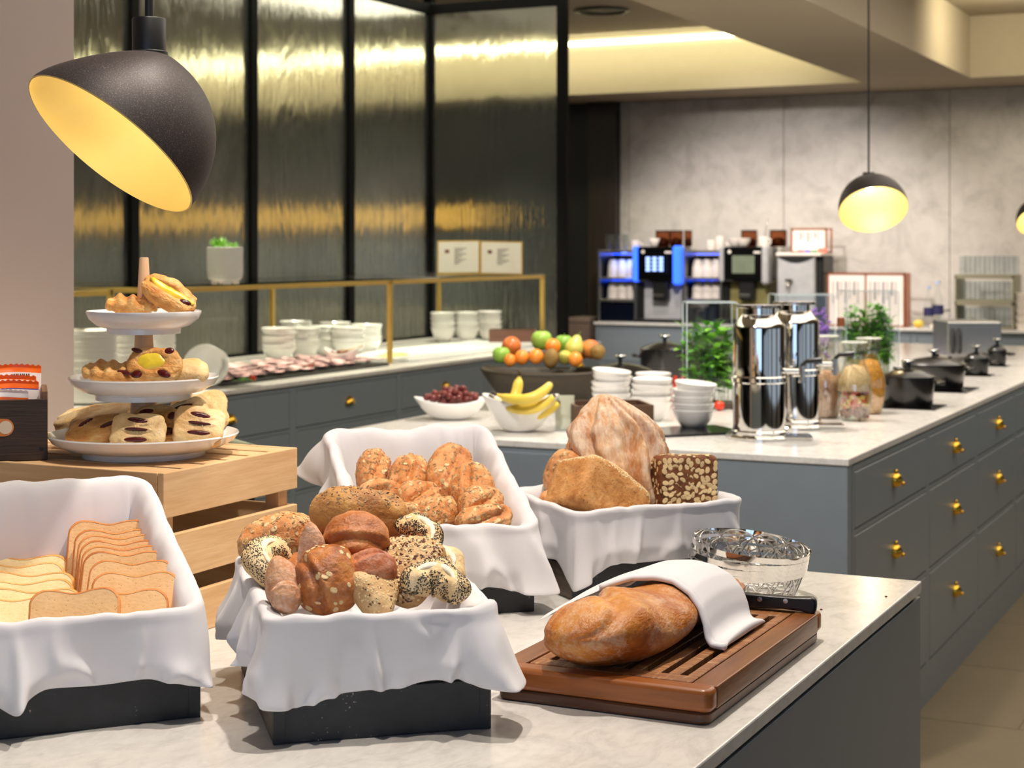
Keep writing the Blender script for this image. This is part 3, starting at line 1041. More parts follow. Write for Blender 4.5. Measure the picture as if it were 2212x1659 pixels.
# ------------------------------------------------------------------ bread
CR_gold = crust('crust_golden', [(150, 84, 40), (196, 122, 62), (222, 160, 96)], 26, flour=.25, grad=(226, 180, 122))
CR_orange = crust('crust_orange', [(184, 108, 54), (222, 154, 94), (240, 194, 140)], 30, rough=.6, flour=.12, grad=(236, 186, 128))
CR_brown = crust('crust_brown', [(130, 68, 28), (184, 108, 50), (214, 150, 84)], 26, rough=.42, flour=.12)
CR_red = crust('crust_reddish', [(140, 70, 38), (184, 104, 62), (206, 140, 96)], 30, rough=.5, flour=.2)
CR_spelt = crust('crust_spelt', [(176, 116, 74), (208, 150, 108), (226, 184, 146)], 34, rough=.7, flour=.45, flour_scale=40)
CR_pale = crust('crust_pale', [(206, 160, 100), (236, 204, 150), (246, 226, 186)], 24, rough=.55)
CR_seedpale = crust('crust_seed_pale', [(186, 140, 90), (214, 174, 122), (230, 200, 150)], 26, rough=.6)
CR_white = crust('split_crumb', [(236, 216, 176), (250, 240, 214), (252, 244, 224)], 40, rough=.6)
CR_seedloaf = crust('crust_seed_top', [(150, 92, 44), (190, 136, 72), (206, 160, 92)], 24, rough=.5, flour=.1)
CR_flour = crust('crust_floured', [(170, 98, 50), (206, 144, 88), (228, 182, 130)], 16, rough=.7, flour=.8, flour_scale=17, bs=.7, fine=120, stretch=(1, 1, .38), fcol=(242, 224, 200))
CR_ciab = crust('crust_ciabatta', [(126, 62, 18), (178, 102, 36), (214, 152, 76)], 13, rough=.38, flour=.36, flour_scale=30, bs=.4, fcol=(236, 214, 186), stretch=(1, .6, 1))
CR_box = crust('crust_box_loaf', [(176, 110, 54), (206, 146, 84), (222, 172, 112)], 40, rough=.6, speck=((90, 66, 46), 150, .10))
CR_choc = crust('crust_rye', [(86, 48, 24), (122, 72, 38), (146, 92, 54)], 40, rough=.6, bs=.6)
M_oat = plain('oat_flake', (228, 200, 148), 0.6, vary=0.1, vs=90)
M_oatd = plain('toasted_oat', (222, 178, 118), 0.6, vary=0.2, vs=90)
M_poppy = plain('poppy_seed', (34, 32, 38), 0.45, vary=0.3, vs=400)
M_flax = plain('flax_seed', (104, 58, 34), 0.3, vary=0.3, vs=300)
M_sesame = plain('sesame_seed', (234, 210, 158), 0.45, vary=0.1, vs=300)
M_sunfl = plain('sunflower_seed', (176, 138, 92), 0.5, vary=0.35, vs=150)


def supern(dims, p, amp, sc3, seed, nu, nv, fn=None, flat=None):
    """points and normals of a lumpy superellipsoid; fn(dir, p) may bend or crease it"""
    V = []
    a, b, c = dims
    off = Vector((seed * 3.17, seed * 1.71, seed * 5.3))
    for k in range(nv + 1):
        th = PI * k / nv
        for i in range(nu):
            ph = 2 * PI * i / nu
            d = Vector((math.sin(th) * math.cos(ph), math.sin(th) * math.sin(ph), -math.cos(th)))
            s = (abs(d.x) ** p + abs(d.y) ** p + abs(d.z) ** p) ** (-1 / p)
            q = Vector((d.x * s * a, d.y * s * b, d.z * s * c))
            n = noise.noise(q * sc3 + off) * amp + noise.noise(q * sc3 * 2.7 + off) * amp * .42 + noise.noise(q * sc3 * 7 + off) * amp * .16
            q *= 1 + n / max(.5 * (b + c), .004)
            if flat is not None and q.z < -c * flat: q.z = -c * flat + (q.z + c * flat) * .25
            if fn: q = fn(q, d)
            V.append(q)
    F = []
    for k in range(nv):
        for i in range(nu):
            j = (i + 1) % nu
            F.append((k * nu + i, k * nu + j, (k + 1) * nu + j, (k + 1) * nu + i))
    return V, F


SEEDSHAPE = {}
def seedshape(kind):
    if kind not in SEEDSHAPE:
        if kind == 'oat':
            ring = [(math.cos(2 * PI * i / 8), math.sin(2 * PI * i / 8)) for i in range(8)]
            v = [(x, y, -.1) for x, y in ring] + [(x * .72, y * .66, .55) for x, y in ring] + [(0, 0, .35)]
            f = [(i, (i + 1) % 8, 8 + (i + 1) % 8, 8 + i) for i in range(8)] + [(8 + i, 8 + (i + 1) % 8, 16) for i in range(8)]
        else:
            ring = [(math.cos(2 * PI * i / 6), math.sin(2 * PI * i / 6)) for i in range(6)]
            v = [(x, y, -.2) for x, y in ring] + [(x * .75, y * .75, .6) for x, y in ring] + [(0, 0, .9)]
            f = [(i, (i + 1) % 6, 6 + (i + 1) % 6, 6 + i) for i in range(6)] + [(6 + i, 6 + (i + 1) % 6, 12) for i in range(6)]
        SEEDSHAPE[kind] = (v, f)
    return SEEDSHAPE[kind]


def scatter(parent, V, F, kind, mat, count, size, rg, cond=None, name='seeds', lift=0.0):
    """strews seeds over the faces; each lies on the crust, turned at random"""
    tri = []
    tot = 0
    for f in F:
        p = [V[i] for i in f]
        ar = (p[2] - p[0]).cross(p[3] - p[1])
        if ar.length < 1e-12: continue
        c = (p[0] + p[1] + p[2] + p[3]) / 4
        nn = ar.normalized()
        if cond and not cond(c, nn): continue
        tot += ar.length
        tri.append((tot, p, nn))
    if not tri: return None
    mb = MB()
    sv, sf = seedshape('oat' if kind == 'oat' else 'round')
    import bisect
    cum = [t[0] for t in tri]
    for _ in range(count):
        _, p, nn = tri[min(bisect.bisect(cum, rg.random() * tot), len(tri) - 1)]
        u, w = rg.random(), rg.random()
        c = p[0].lerp(p[1], u).lerp(p[3].lerp(p[2], u), w)
        q = nn.to_track_quat('Z', 'X').to_matrix().to_4x4()
        k = rg.uniform(.75, 1.2)
        M = Matrix.Translation(c + nn * lift) @ q @ Matrix.Rotation(rg.random() * 6.28, 4, 'Z') @ Matrix.Rotation(rg.uniform(-.35, .35), 4, 'X') @ Matrix.Diagonal((size[0] * k, size[1] * k, size[2], 1))
        mb.add(sv, sf, M)
    o = mb.build(name, mat, parent, smooth=False)
    o['kind'] = 'stuff'
    return o


SEED = [0]
def roll(name, label, cat, px, py, d, dims, rot=(0, 0, 0), mat=None, p=2.3, amp=.004, ns=22, fn=None, flat=.75, seeds=(), group=None, nu=56, nv=36):
    """a bun or loaf at photo pixel (px, py), d metres away; rot is in the camera-facing frame, degrees"""
    SEED[0] += 1
    sd = SEED[0]
    V, F = supern(dims, p, amp, ns, sd, nu, nv, fn, flat)
    mb = MB().add(V, F)
    o = mb.build(name, mat, None, smooth='all')
    q = ROOMY @ Euler([R(a) for a in rot], 'XYZ').to_matrix().to_4x4()
    o.matrix_world = Matrix.Translation(deep(px, py, d)) @ q
    tagp(o, label, cat, group)
    rg = random.Random(sd)
    for s in seeds:
        scatter(o, V, F, rg=rg, **s)
    return o


def crease(lines, w=.006, dep=.006, axis='z'):
    """score lines: each (x0,y0,x1,y1) in the plane seen from above; pulls the crust in along them and lifts its lips"""
    def fn(q, d):
        if q.z > 0:
            for (x0, y0, x1, y1) in lines:
                ax, ay = x1 - x0, y1 - y0
                L = math.hypot(ax, ay)
                t = max(0, min(1, ((q.x - x0) * ax + (q.y - y0) * ay) / L / L))
                e = math.hypot(q.x - x0 - ax * t, q.y - y0 - ay * t)
                if e < 2.2 * w:
                    g = -dep * max(0, 1 - e / w) + dep * .45 * max(0, 1 - abs(e - 1.3 * w) / (.9 * w))
                    q = q * (1 + g / max(q.length, .01))
        return q
    return fn


def bendx(k, then=None):
    def fn(q, d):
        q = Vector((q.x, q.y, q.z - k * q.x * q.x))
        return then(q, d) if then else q
    return fn


TOP = lambda c, n: n.z > 0.05
SUN = [dict(kind='oat', mat=M_sunfl, count=150, size=(.0036, .0017, .0011), cond=TOP, name='sunflower_seeds'),
       dict(kind='oat', mat=M_oatd, count=40, size=(.0038, .003, .0007), cond=TOP, name='oat_flakes')]
SUNX = [dict(kind='oat', mat=M_sunfl, count=150, size=(.0034, .0016, .0010), name='sunflower_seeds'),
        dict(kind='oat', mat=M_oat, count=30, size=(.0042, .0032, .0007), name='oat_flakes')]
OATS = [dict(kind='oat', mat=M_oat, count=46, size=(.0042, .0032, .0008), name='oat_flakes')]
def POP(n, cond=None): return [dict(kind='round', mat=M_poppy, count=n, size=(.00085, .0007, .0006), cond=cond, name='poppy_seeds')]
SES = [dict(kind='round', mat=M_sesame, count=520, size=(.0021, .0014, .0009), cond=TOP, name='sesame_seeds'),
       dict(kind='round', mat=M_flax, count=360, size=(.0026, .0015, .0009), cond=TOP, name='flax_seeds')]

# --- B: mixed rolls in the front tray
GB = 'mixed rolls in the front tray'
roll('seeded_loaf', 'long seeded roll lying across the top of the mixed roll heap', 'roll', 775, 1112, 2.20, (.064, .038, .034), (-8, 4, -3), CR_seedloaf, 2.5, .003, 20,
     crease([(-.03, -.012, .05, -.018)], .008, .006), .8,
     [dict(kind='oat', mat=M_sunfl, count=170, size=(.0034, .0016, .001), cond=lambda c, n: n.z > .25 and c.x < .045, name='sunflower_seeds'),
      dict(kind='round', mat=M_flax, count=70, size=(.0019, .001, .0008), cond=lambda c, n: n.z > .3, name='flax_seeds')], GB)
roll('multigrain_roll', 'orange multigrain roll at the back left of the mixed roll heap', 'roll', 604, 1160, 2.26, (.054, .036, .030), (0, -14, 10), CR_orange, 2.3, .005, 26, None, .7, SUN + OATS, GB)
roll('round_roll', 'round brown crusty roll in the middle of the heap, under the long seeded one', 'roll', 768, 1170, 2.09, (.041, .036, .036), (52, 0, 8), CR_brown, 2.25, .003, 24,
     crease([(-.036, -.012, .036, -.016)], .008, .005), .8, (), GB)
def knot(q, d):
    r = math.hypot(q.x, q.y)
    g = math.cos(math.atan2(q.y, q.x) * 1.0 - r * 40)
    k = .9 + .16 * max(-.4, g) if q.z > -.005 else 1
    return q * k
o = None
def poppy(label, px, py, d, rot, arc=(20, 330), r=.026, tr=.0165, n=700, mult=1.7, gash=True):
    """crescent bun strewn with poppy seeds, with a pale split along its crown"""
    SEED[0] += 1
    sd = SEED[0]
    nu, nv = 40, 20
    V = []
    for k in range(nu + 1):
        f = k / nu
        a = R(arc[0] + (arc[1] - arc[0]) * f)
        rr = tr * (max(0.02, 1 - abs(2 * f - 1) ** 3.2)) ** .5 * (1 + .10 * math.sin(f * 19 + sd))
        c = Vector((r * math.cos(a), r * math.sin(a), 0))
        e = Vector((math.cos(a), math.sin(a), 0))
        for i in range(nv):
            b_ = 2 * PI * i / nv
            g = 1 - (.16 * max(0, 1 - abs(((b_ - 1.45 + PI) % (2 * PI)) - PI) / .35) if gash else 0)
            q = c + (e * math.cos(b_) * 1.12 + Vector((0, 0, 1)) * math.sin(b_)) * rr * g
            q *= 1 + noise.noise(q * 40 + Vector((sd, 0, 0))) * .06
            V.append(q)
    F = []
    for k in range(nu):
        for i in range(nv):
            j = (i + 1) % nv
            F.append((k * nv + i, (k + 1) * nv + i, (k + 1) * nv + j, k * nv + j))
    mb = MB().add(V, F)
    mb.f += [tuple(reversed(range(nv))), tuple(range(nu * nv, nu * nv + nv))]; mb.m += [0, 0]
    o = mb.build('poppy_bun', CR_pale, None, smooth='all')
    o.matrix_world = Matrix.Translation(deep(px, py, d)) @ ROOMY @ Euler([R(a) for a in rot], 'XYZ').to_matrix().to_4x4()
    tagp(o, label, 'roll', GB)
    idx = {}
    def cond(c, n):
        ra = math.hypot(c.x, c.y)
        up = math.atan2(c.z, ra - r)
        return (c.z > -.006) and not (gash and abs(up - 1.45) < .38)
    rg = random.Random(sd)
    V2 = [Vector(p) for p in V]
    # leave the split bare
    scatter(o, V2, F, 'round', M_poppy, int(n * mult), (.00095, .00075, .0006), rg, cond, 'poppy_seeds')
    if gash:
        gp = []
        for k in range(6, 35):
            f = k / nu
            a = R(arc[0] + (arc[1] - arc[0]) * f)
            rr = tr * (max(0.02, 1 - abs(2 * f - 1) ** 3.2)) ** .5
            e = Vector((math.cos(a), math.sin(a), 0))
            gp.append(Vector((r * math.cos(a), r * math.sin(a), 0)) + (e * math.cos(1.45) * 1.12 + Vector((0, 0, 1)) * math.sin(1.45)) * rr * .86)
        MB().tube(gp, [.0012 + .0040 * math.sin(PI * i / 28) for i in range(29)], 8, flat=(1, .5)).build('split', CR_white, o, smooth='all')
    return o
poppy('poppy seed crescent bun at the left end of the mixed roll heap', 598, 1222, 2.14, (38, -16, 80), (-30, 250), .027, .0185, 900)
roll('spelt_roll', 'pale pointed spelt roll standing up left of the round brown roll', 'roll', 676, 1196, 2.07, (.019, .019, .042), (8, -4, 0), CR_spelt, 2.0, .002, 30, lambda q, d: Vector((q.x * (1 - q.z * 7), q.y * (1 - q.z * 7), q.z)), None, (), GB)
roll('spelt_roll', 'pale pointed spelt roll leaning against the left rim of the front tray', 'roll', 612, 1258, 2.03, (.023, .021, .034), (-14, -18, 0), CR_spelt, 2.0, .002, 30, lambda q, d: Vector((q.x * (1 - q.z * 8), q.y * (1 - q.z * 8), q.z)), None, (), GB)
roll('spelt_roll', 'smallest pale roll at the front left corner of the front tray', 'roll', 617, 1290, 2.005, (.019, .017, .019), (20, 0, 0), CR_spelt, 2.0, .0025, 34, crease([(-.01, .002, .01, .004)], .005, .004), None, (), GB)
roll('multigrain_roll', 'big dark multigrain roll with oat flakes leaning over the front rim', 'roll', 707, 1256, 2.03, (.038, .042, .033), (62, -8, 14), CR_brown, 2.3, .005, 26, crease([(-.026, .03, -.012, -.03)], .006, .005), None,
     [dict(kind='oat', mat=M_oat, count=26, size=(.0046, .0036, .0009), cond=TOP, name='oat_flakes')], GB)
def tri(q, d):
    f = .62 + .55 * (q.x / .05)
    return Vector((q.x, q.y * max(.12, 1.0 - .75 * abs(q.x + .02) / .06), q.z))
roll('seeded_triangle', 'triangular roll crusted with sesame and flax seeds right of the round one', 'roll', 852, 1222, 2.09, (.062, .046, .022), (44, 8, -30), CR_seedpale, 3.0, .002, 24,
     lambda q, d: Vector((q.x, q.y * (.36 + .64 * max(0, min(1, (q.x + .058) / .116))) * 1.25, q.z)), .9, SES, GB)
roll('seeded_triangle', 'small triangular sesame and flax roll against the front rim', 'roll', 815, 1280, 2.035, (.034, .035, .020), (46, -4, 62), CR_seedpale, 2.8, .002, 24,
     lambda q, d: Vector((q.x, q.y * (.3 + .7 * max(0, min(1, (.030 - q.x) / .06))) * 1.2, q.z)), .9,
     [dict(kind='round', mat=M_sesame, count=190, size=(.0017, .0011, .0008), cond=TOP, name='sesame_seeds'), dict(kind='round', mat=M_flax, count=60, size=(.0019, .0011, .0008), cond=TOP, name='flax_seeds')], GB)
poppy('poppy seed bun with a pale split at the front right of the front tray', 934, 1278, 2.03, (34, 10, -8), (-20, 200), .024, .021, 1000)
poppy('poppy seed bun behind the right-hand split one in the front tray', 938, 1232, 2.10, (30, 24, -30), (-10, 190), .022, .018, 900, False)
poppy('poppy seed braid at the back right of the front tray below the long loaf', 886, 1166, 2.15, (20, 28, -40), (0, 180), .026, .017, 900)
roll('round_roll', 'small reddish roll wedged under the triangular seeded one', 'roll', 800, 1236, 2.05, (.034, .026, .026), (20, 0, 24), CR_red, 2.2, .003, 26, crease([(-.02, .0, .02, .004)], .006, .004), .8, (), GB)
roll('round_roll', 'reddish brown roll at the right of the heap behind the triangular one', 'roll', 888, 1206, 2.13, (.036, .03, .026), (10, 10, 0), CR_red, 2.2, .003, 26, None, .8, (), GB)
for k, (px, py, d, lab) in enumerate(((660, 1245, 2.17, 'left'), (740, 1240, 2.16, 'centre'), (840, 1215, 2.2, 'right'), (700, 1180, 2.24, 'back'))):
    roll('brown_roll', 'brown roll at the bottom of the heap in the front tray, ' + lab, 'roll', px, py, d, (.042, .034, .03), (0, 0, 30 * k), CR_brown, 2.2, .003, 22, None, .8, (), GB, 36, 24)

# --- C: sunflower rolls in the raised tray
GC = 'sunflower seed rolls'
CL = [('far left, against the cloth corner', 806, 1024, 2.88, (.030, .033, .045), (-34, 4, 6), [(.004, -.02, .016, .03)]),
      ('second from the left in the back row', 886, 1034, 2.85, (.034, .032, .042), (-36, 0, 0), [(.0, -.02, .006, .03)]),
      ('tallest, standing in the middle of the back row', 974, 1030, 2.83, (.041, .034, .056), (-30, 4, -4), [(.0, -.02, .012, .03)]),
      ('right of the tallest one', 1020, 1062, 2.79, (.037, .033, .048), (-34, -4, 6), [(-.01, -.02, -.004, .03)]),
      ('in the middle row below the back pair', 900, 1084, 2.78, (.040, .034, .034), (-30, 0, 24), [(-.02, -.01, .02, .012)]),
      ('at the front rim, left of centre', 944, 1116, 2.72, (.036, .033, .030), (-30, 0, 8), [(.004, -.02, .01, .024)]),
      ('on the right side, above the front corner', 1038, 1096, 2.72, (.039, .033, .034), (-26, -4, 18), [(-.02, -.012, .024, .01)]),
      ('at the right front corner', 1046, 1126, 2.68, (.044, .032, .027), (-14, -4, 16), [(-.03, -.006, .03, .008)]),
      ('low at the left, half hidden by the mixed rolls', 824, 1072, 2.80, (.042, .032, .03), (-20, 0, -20), [(-.02, -.006, .02, .008)]),
      ('low in front, half hidden by the long seeded loaf', 868, 1122, 2.72, (.040, .032, .028), (-10, 0, -14), [(-.02, -.006, .02, .008)])]
for lab, px, py, d, dm, ro, cr in CL:
    # long axis upright for the standing ones; the crown faces the viewer
    roll('sunflower_roll', 'orange sunflower roll ' + lab + (' of the raised tray' if len(lab.split()) < 9 else ''), 'roll', px, py, d, (dm[0], dm[2], dm[1]), (ro[0] + 88, ro[1], ro[2]), CR_orange, 2.35, .0045, 26,
         crease(cr, .008, .007), .85, [dict(kind='oat', mat=M_sunfl, count=120, size=(.0035, .0016, .001), cond=TOP, name='sunflower_seeds'),
                                      dict(kind='oat', mat=M_oat, count=22, size=(.004, .0031, .0007), cond=TOP, name='oat_flakes')], GC)

# --- D: whole loaves
def bigfold(q, d):
    # torn ridges running down from the peak
    a = math.atan2(q.y, q.x)
    z = q.z / .115
    tw = a * 1.0 + .9 * z
    g = 0
    for c, w, s in ((-2.35, .20, .013), (-1.15, .22, .016), (-.35, .18, .012), (.6, .2, .010), (2.2, .3, .012)):
        e = ((tw - c + PI) % (2 * PI)) - PI
        g -= s * max(0, 1 - abs(e) / w)
        g += s * .7 * max(0, 1 - abs(e - w * 1.3) / (w * 1.1))
    q = q + Vector((math.cos(a), math.sin(a), .2)) * g * (1 - abs(z) ** 3)
    # narrow, shifted peak
    k = max(0, z - .05)
    f = 1 - .62 * k ** 1.1
    return Vector((q.x * f - .018 * k * 1.2, q.y * f, q.z))
def country_loaf():
    """torn, floury loaf: broad shoulders, off-centre peak, deep ridges fanning down from it"""
    nu, nv = 170, 96
    zs = [(0, .70), (.12, .90), (.3, .985), (.5, 1.0), (.62, .975), (.72, .90), (.80, .78), (.87, .60), (.925, .42), (.965, .29), (.99, .15), (1.0, .01)]
    H = .252
    V, F = [], []
    def prof(f):
        for (a, ra), (b_, rb) in zip(zs, zs[1:]):
            if f <= b_:
                t = (f - a) / (b_ - a)
                return ra + (rb - ra) * t
        return .01
    ridges = ((-2.75, .16, .010), (-2.05, .17, .015), (-1.30, .13, .011), (-.82, .16, .015), (-.15, .16, .013), (.7, .2, .011), (1.6, .25, .012), (2.5, .2, .01))
    for k in range(nv + 1):
        f = k / nv
        r0 = prof(f)
        for i in range(nu):
            a = 2 * PI * i / nu
            z = f * H - H / 2
            tw = a + .55 * (f - .5) + .10 * math.sin(f * 9 + a * 2)
            g = 0
            for c, w_, s_ in ridges:
                e = ((tw - c + PI) % (2 * PI)) - PI
                g -= s_ * max(0, 1 - abs(e) / w_) ** 1.2
                g += s_ * .55 * max(0, 1 - abs(abs(e) - w_ * 1.5) / (w_ * 1.0))
            amp = min(1, (1 - f) * 5) * (.5 + .5 * min(1, f * 3))
            x, y = .089 * r0 * math.cos(a), .070 * r0 * math.sin(a)
            q = Vector((x, y, z))
            n_ = noise.noise(q * 15) * .010 + noise.noise(q * 42) * .0035 + abs(noise.noise(q * 24 + Vector((4, 4, 4)))) * .006
            rr_ = g * amp + n_ * min(1, r0 * 1.6)
            x += math.cos(a) * rr_
            y += math.sin(a) * rr_
            lean = max(0, f - .55) / .45
            V.append(Vector((x - .030 * lean ** 1.3 - .004, y, z)))
    for k in range(nv):
        for i in range(nu):
            j = (i + 1) % nu
            F.append((k * nu + i, k * nu + j, (k + 1) * nu + j, (k + 1) * nu + i))
    o = MB().add(V, F + [tuple(reversed(range(nu)))]).build('country_loaf', CR_flour, None, smooth='all')
    o.matrix_world = Matrix.Translation(deep(1345, 1004, 3.0)) @ ROOMY @ Euler((R(-6), R(1), 0)).to_matrix().to_4x4()
    tagp(o, 'big floury country loaf standing on end among the whole loaves', 'bread')
country_loaf()
def boxloaf(label, name, px, py, d, dims, rot, mats, dome=.0, seeds=None):
    a, b, c = dims
    SEED[0] += 1
    n = 26
    def fn(q, d_):
        if q.z > 0 and dome: q.z += dome * (1 - (q.x / a) ** 2) * max(0, 1 - (q.y / b) ** 4)
        return q
    V, F = supern(dims, 9, .0016, 40, SEED[0], 84, 56, fn, None)
    mb = MB().add(V, F)
    o = mb.build(name, mats, None, smooth='all')
    o.matrix_world = Matrix.Translation(deep(px, py, d)) @ ROOMY @ Euler([R(k) for k in rot], 'XYZ').to_matrix().to_4x4()
    tagp(o, label, 'bread')
    return o, V, F
o, V, F = boxloaf('sesame crusted tin loaf leaning at the front left of the whole loaves', 'sesame_loaf', 1290, 1082, 2.86, (.076, .052, .046), (-16, 33, 30), CR_box, .016)
scatter(o, V, F, 'round', M_sesame, 2400, (.0020, .0014, .0008), random.Random(5), lambda c, n: n.z > .3 or n.x > .5, 'sesame_seeds')
o, V, F = boxloaf('dark rye tin loaf covered in oat flakes at the right of the whole loaves', 'oat_loaf', 1473, 1058, 2.955, (.054, .045, .062), (-7, 2, 13), CR_choc, 0)
rg = random.Random(11)
sv, sf = seedshape('oat')
fm = None
cnt = 0
fr = [(V[f[0]] + V[f[1]] + V[f[2]] + V[f[3]]) / 4 for f in F]
cand = []
for f in F:
    p = [V[i] for i in f]
    nn = (p[2] - p[0]).cross(p[3] - p[1])
    if nn.length > 1e-9:
        nn.normalize()
        if nn.y < -.75 or nn.x < -.8 and False: cand.append((p, nn))
placed = []
for _ in range(4000):
    if cnt >= 100: break
    x, z = rg.uniform(-.047, .047), rg.uniform(-.056, .051)
    if any((x - a) ** 2 + (z - b_) ** 2 < .0078 ** 2 for a, b_ in placed): continue
    placed.append((x, z))
    M = Matrix.Translation((x, -.0452 - (.0 if True else 0), z)) @ Matrix.Rotation(PI / 2, 4, 'X') @ Matrix.Rotation(rg.random() * 6.28, 4, 'Z') @ Matrix.Rotation(rg.uniform(-.25, .25), 4, 'X')
    if fm is None:
        e = MB().add(sv, sf, Matrix.Diagonal((.0062, .0044, .0007, 1))).build('oat_flake', M_oat, o)
        fm = e.data
    else:
        e = bpy.data.objects.new('oat_flake', fm); COL.objects.link(e); e.parent = o
    e.matrix_local = M
    cnt += 1
scatter(o, V, F, 'oat', M_oat, 60, (.005, .0034, .001), rg, lambda c, n: n.x < -.8, 'side_flakes')
scatter(o, V, F, 'oat', M_oat, 26, (.005, .0034, .001), rg, lambda c, n: n.z > .8 and c.y < -.01, 'top_flakes')
roll('multigrain_loaf', 'round multigrain loaf behind the sesame tin loaf', 'bread', 1224, 1026, 2.97, (.040, .036, .044), (0, 8, 0), CR_orange, 2.3, .004, 24, crease([(-.02, -.03, .02, -.03)], .008, .005), None, SUNX)
roll('small_roll', 'small roll peeking over the left rim by the sesame loaf', 'roll', 1196, 1086, 2.93, (.026, .026, .022), (0, 0, 0), CR_orange, 2.2, .003, 26, None, None, ())

# --- A: sliced bread
def crumbmat(name, c1, c2, hole):
    m, nt, b = new_mat(name)
    v = coords(nt)
    n1 = tex(nt, v, 60, 5, .7)
    col = ramp(nt, n1, [(.2, rgb(c2)), (.6, rgb(c1))])
    v2 = coords(nt, (1, .4, 1.5))
    vo = N(nt, 'ShaderNodeTexVoronoi', Scale=170)
    nt.links.new(v2, vo.inputs['Vector'])
    nt.links.new(mix(nt, ramp(nt, vo.outputs[0], [(.08, (1, 1, 1, 1)), (.2, (0, 0, 0, 1))]), col, rgb(hole)), b.inputs['Base Color'])
    b.inputs['Roughness'].default_value = .8
    bump(nt, b, mix(nt, .5, n1, vo.outputs[0]), .3, .002)
    return m
M_wcrumb = crumbmat('white_crumb', (250, 232, 180), (242, 216, 154), (232, 200, 132))
M_bcrumb = crumbmat('brown_crumb', (232, 190, 138), (220, 176, 120), (190, 140, 88))
M_wcrust = crust('white_slice_crust', [(206, 126, 54), (232, 160, 80), (242, 190, 116)], 20, bs=.3)
M_bcrust = crust('brown_slice_crust', [(176, 92, 36), (212, 128, 60), (230, 160, 92)], 20, bs=.3)
def outline(w, h, top=.004, n=10):
    r = .020
    P = []
    for cx, cy, a0 in ((w / 2 - r, r, -90), (w / 2 - r * 1.0, h - r, 0), (-w / 2 + r, h - r, 90), (-w / 2 + r, r, 180)):
        for i in range(n + 1):
            a = R(a0 + 90 * i / n)
            P.append((cx + r * math.cos(a) * (1.03 if a0 in (0, 90) else 1), cy + r * math.sin(a)))
        if a0 == 0:
            for i in range(1, 12):
                f = i / 12
                P.append((w / 2 - r - (w - 2 * r) * f, h - top * math.sin(PI * f) + .0012 * math.sin(3 * PI * f)))
    return P
def make_slice(name, label, wmat, cmat, w, h, tk, seed, bend=.0):
    P = outline(w, h)
    n = len(P)
    rgs = random.Random(seed)
    def warp(x, y, z): return (x, y + bend * (z / h) ** 2 + .0015 * math.sin(x * 60 + seed), z)
    def ringpts(s, y): return [warp(x * s, y, h / 2 + (z - h / 2) * s) for x, z in P]
    v = ringpts(.955, -tk / 2) + ringpts(.955, tk / 2)
    f = [tuple(range(n)), tuple(reversed(range(n, 2 * n)))]
    T = MB()
    # crumb faces as fans with a soft inner ring
    for sgn in (-1, 1):
        A = ringpts(.962, sgn * tk / 2)
        B_ = ringpts(.5, sgn * tk / 2 * 1.04)
        c = [warp(0, sgn * tk / 2, h / 2)]
        vv = A + B_ + c
        ff = []
        for i in range(n):
            j = (i + 1) % n
            if sgn < 0: ff += [(i, j, n + j, n + i), (n + i, n + j, 2 * n)]
            else: ff += [(j, i, n + i, n + j), (n + j, n + i, 2 * n)]
        T.add(vv, ff)
    o = T.build(name, wmat, None, smooth='all')
    C_ = MB()
    rings = [ringpts(.945, -tk / 2 - .0004), ringpts(.99, -tk / 2 * .85), ringpts(1.0, 0), ringpts(.995, tk / 2 * .8), ringpts(.955, tk / 2)]
    vv = [p for r_ in rings for p in r_]
    ff = []
    for k in range(4):
        for i in range(n):
            j = (i + 1) % n
            ff.append((k * n + i, (k + 1) * n + i, (k + 1) * n + j, k * n + j))
    C_.add(vv, [tuple(reversed(q)) for q in ff]).build('crust', cmat, o, smooth='all')
    tagp(o, label, 'bread slice')
    return o
WS = make_slice('white_bread_slice', '', M_wcrumb, M_wcrust, .128, .112, .0145, 1)
BS = make_slice('brown_bread_slice', '', M_bcrumb, M_bcrust, .110, .100, .0125, 2)
def place(o, first, label, group, px, py, d, rot, h):
    """puts the middle of the slice's top edge at the photo point"""
    q = ROOMY @ Euler([R(a) for a in rot], 'XYZ').to_matrix().to_4x4()
    top = q @ Vector((0, 0, h))
    e = o if first else dup(o)
    e.matrix_world = Matrix.Translation(deep(px, py, d) - top) @ q
    e['label'] = label; e['group'] = group
ordn = ['farthest back', 'second', 'third', 'fourth', 'fifth', 'sixth', 'seventh', 'eighth', 'ninth', 'tenth', 'eleventh']
wl = [(36, 1152, 2.375), (40, 1168, 2.35), (32, 1186, 2.325), (48, 1202, 2.30), (40, 1219, 2.272), (64, 1238, 2.245), (54, 1256, 2.218), (72, 1274, 2.19), (30, 1292, 2.16)]
for k, (px, py, d) in enumerate(wl):
    place(WS, k == 0, 'white bread slice in the left stack of the bread tray, ' + (ordn[k] + ' from the back' if k else ordn[k]), 'white bread slices', px, py, d, (-30 - .8 * k, (k % 2) * 1.5, 12 - (k % 3) * 4), .112)
bl = [(238, 1128, 2.33, -26, 4), (252, 1148, 2.305, -27, 3), (260, 1160, 2.285, -28, 4), (265, 1172, 2.265, -29, 2), (270, 1184, 2.245, -30, 3), (274, 1196, 2.225, -31, 2),
      (290, 1216, 2.185, -36, 0), (297, 1242, 2.150, -38, 4)]
for k, (px, py, d, rx, rz) in enumerate(bl):
    place(BS, k == 0, 'brown bread slice in the right stack of the bread tray, ' + (ordn[k] + ' from the back' if k else ordn[k]), 'brown bread slices', px, py, d, (rx, 0, rz), .098)
place(BS, False, 'brown bread slice propped alone against the front rim of the bread tray', 'brown bread slices', 164, 1277, 2.085, (-30, -1, 8), .098)
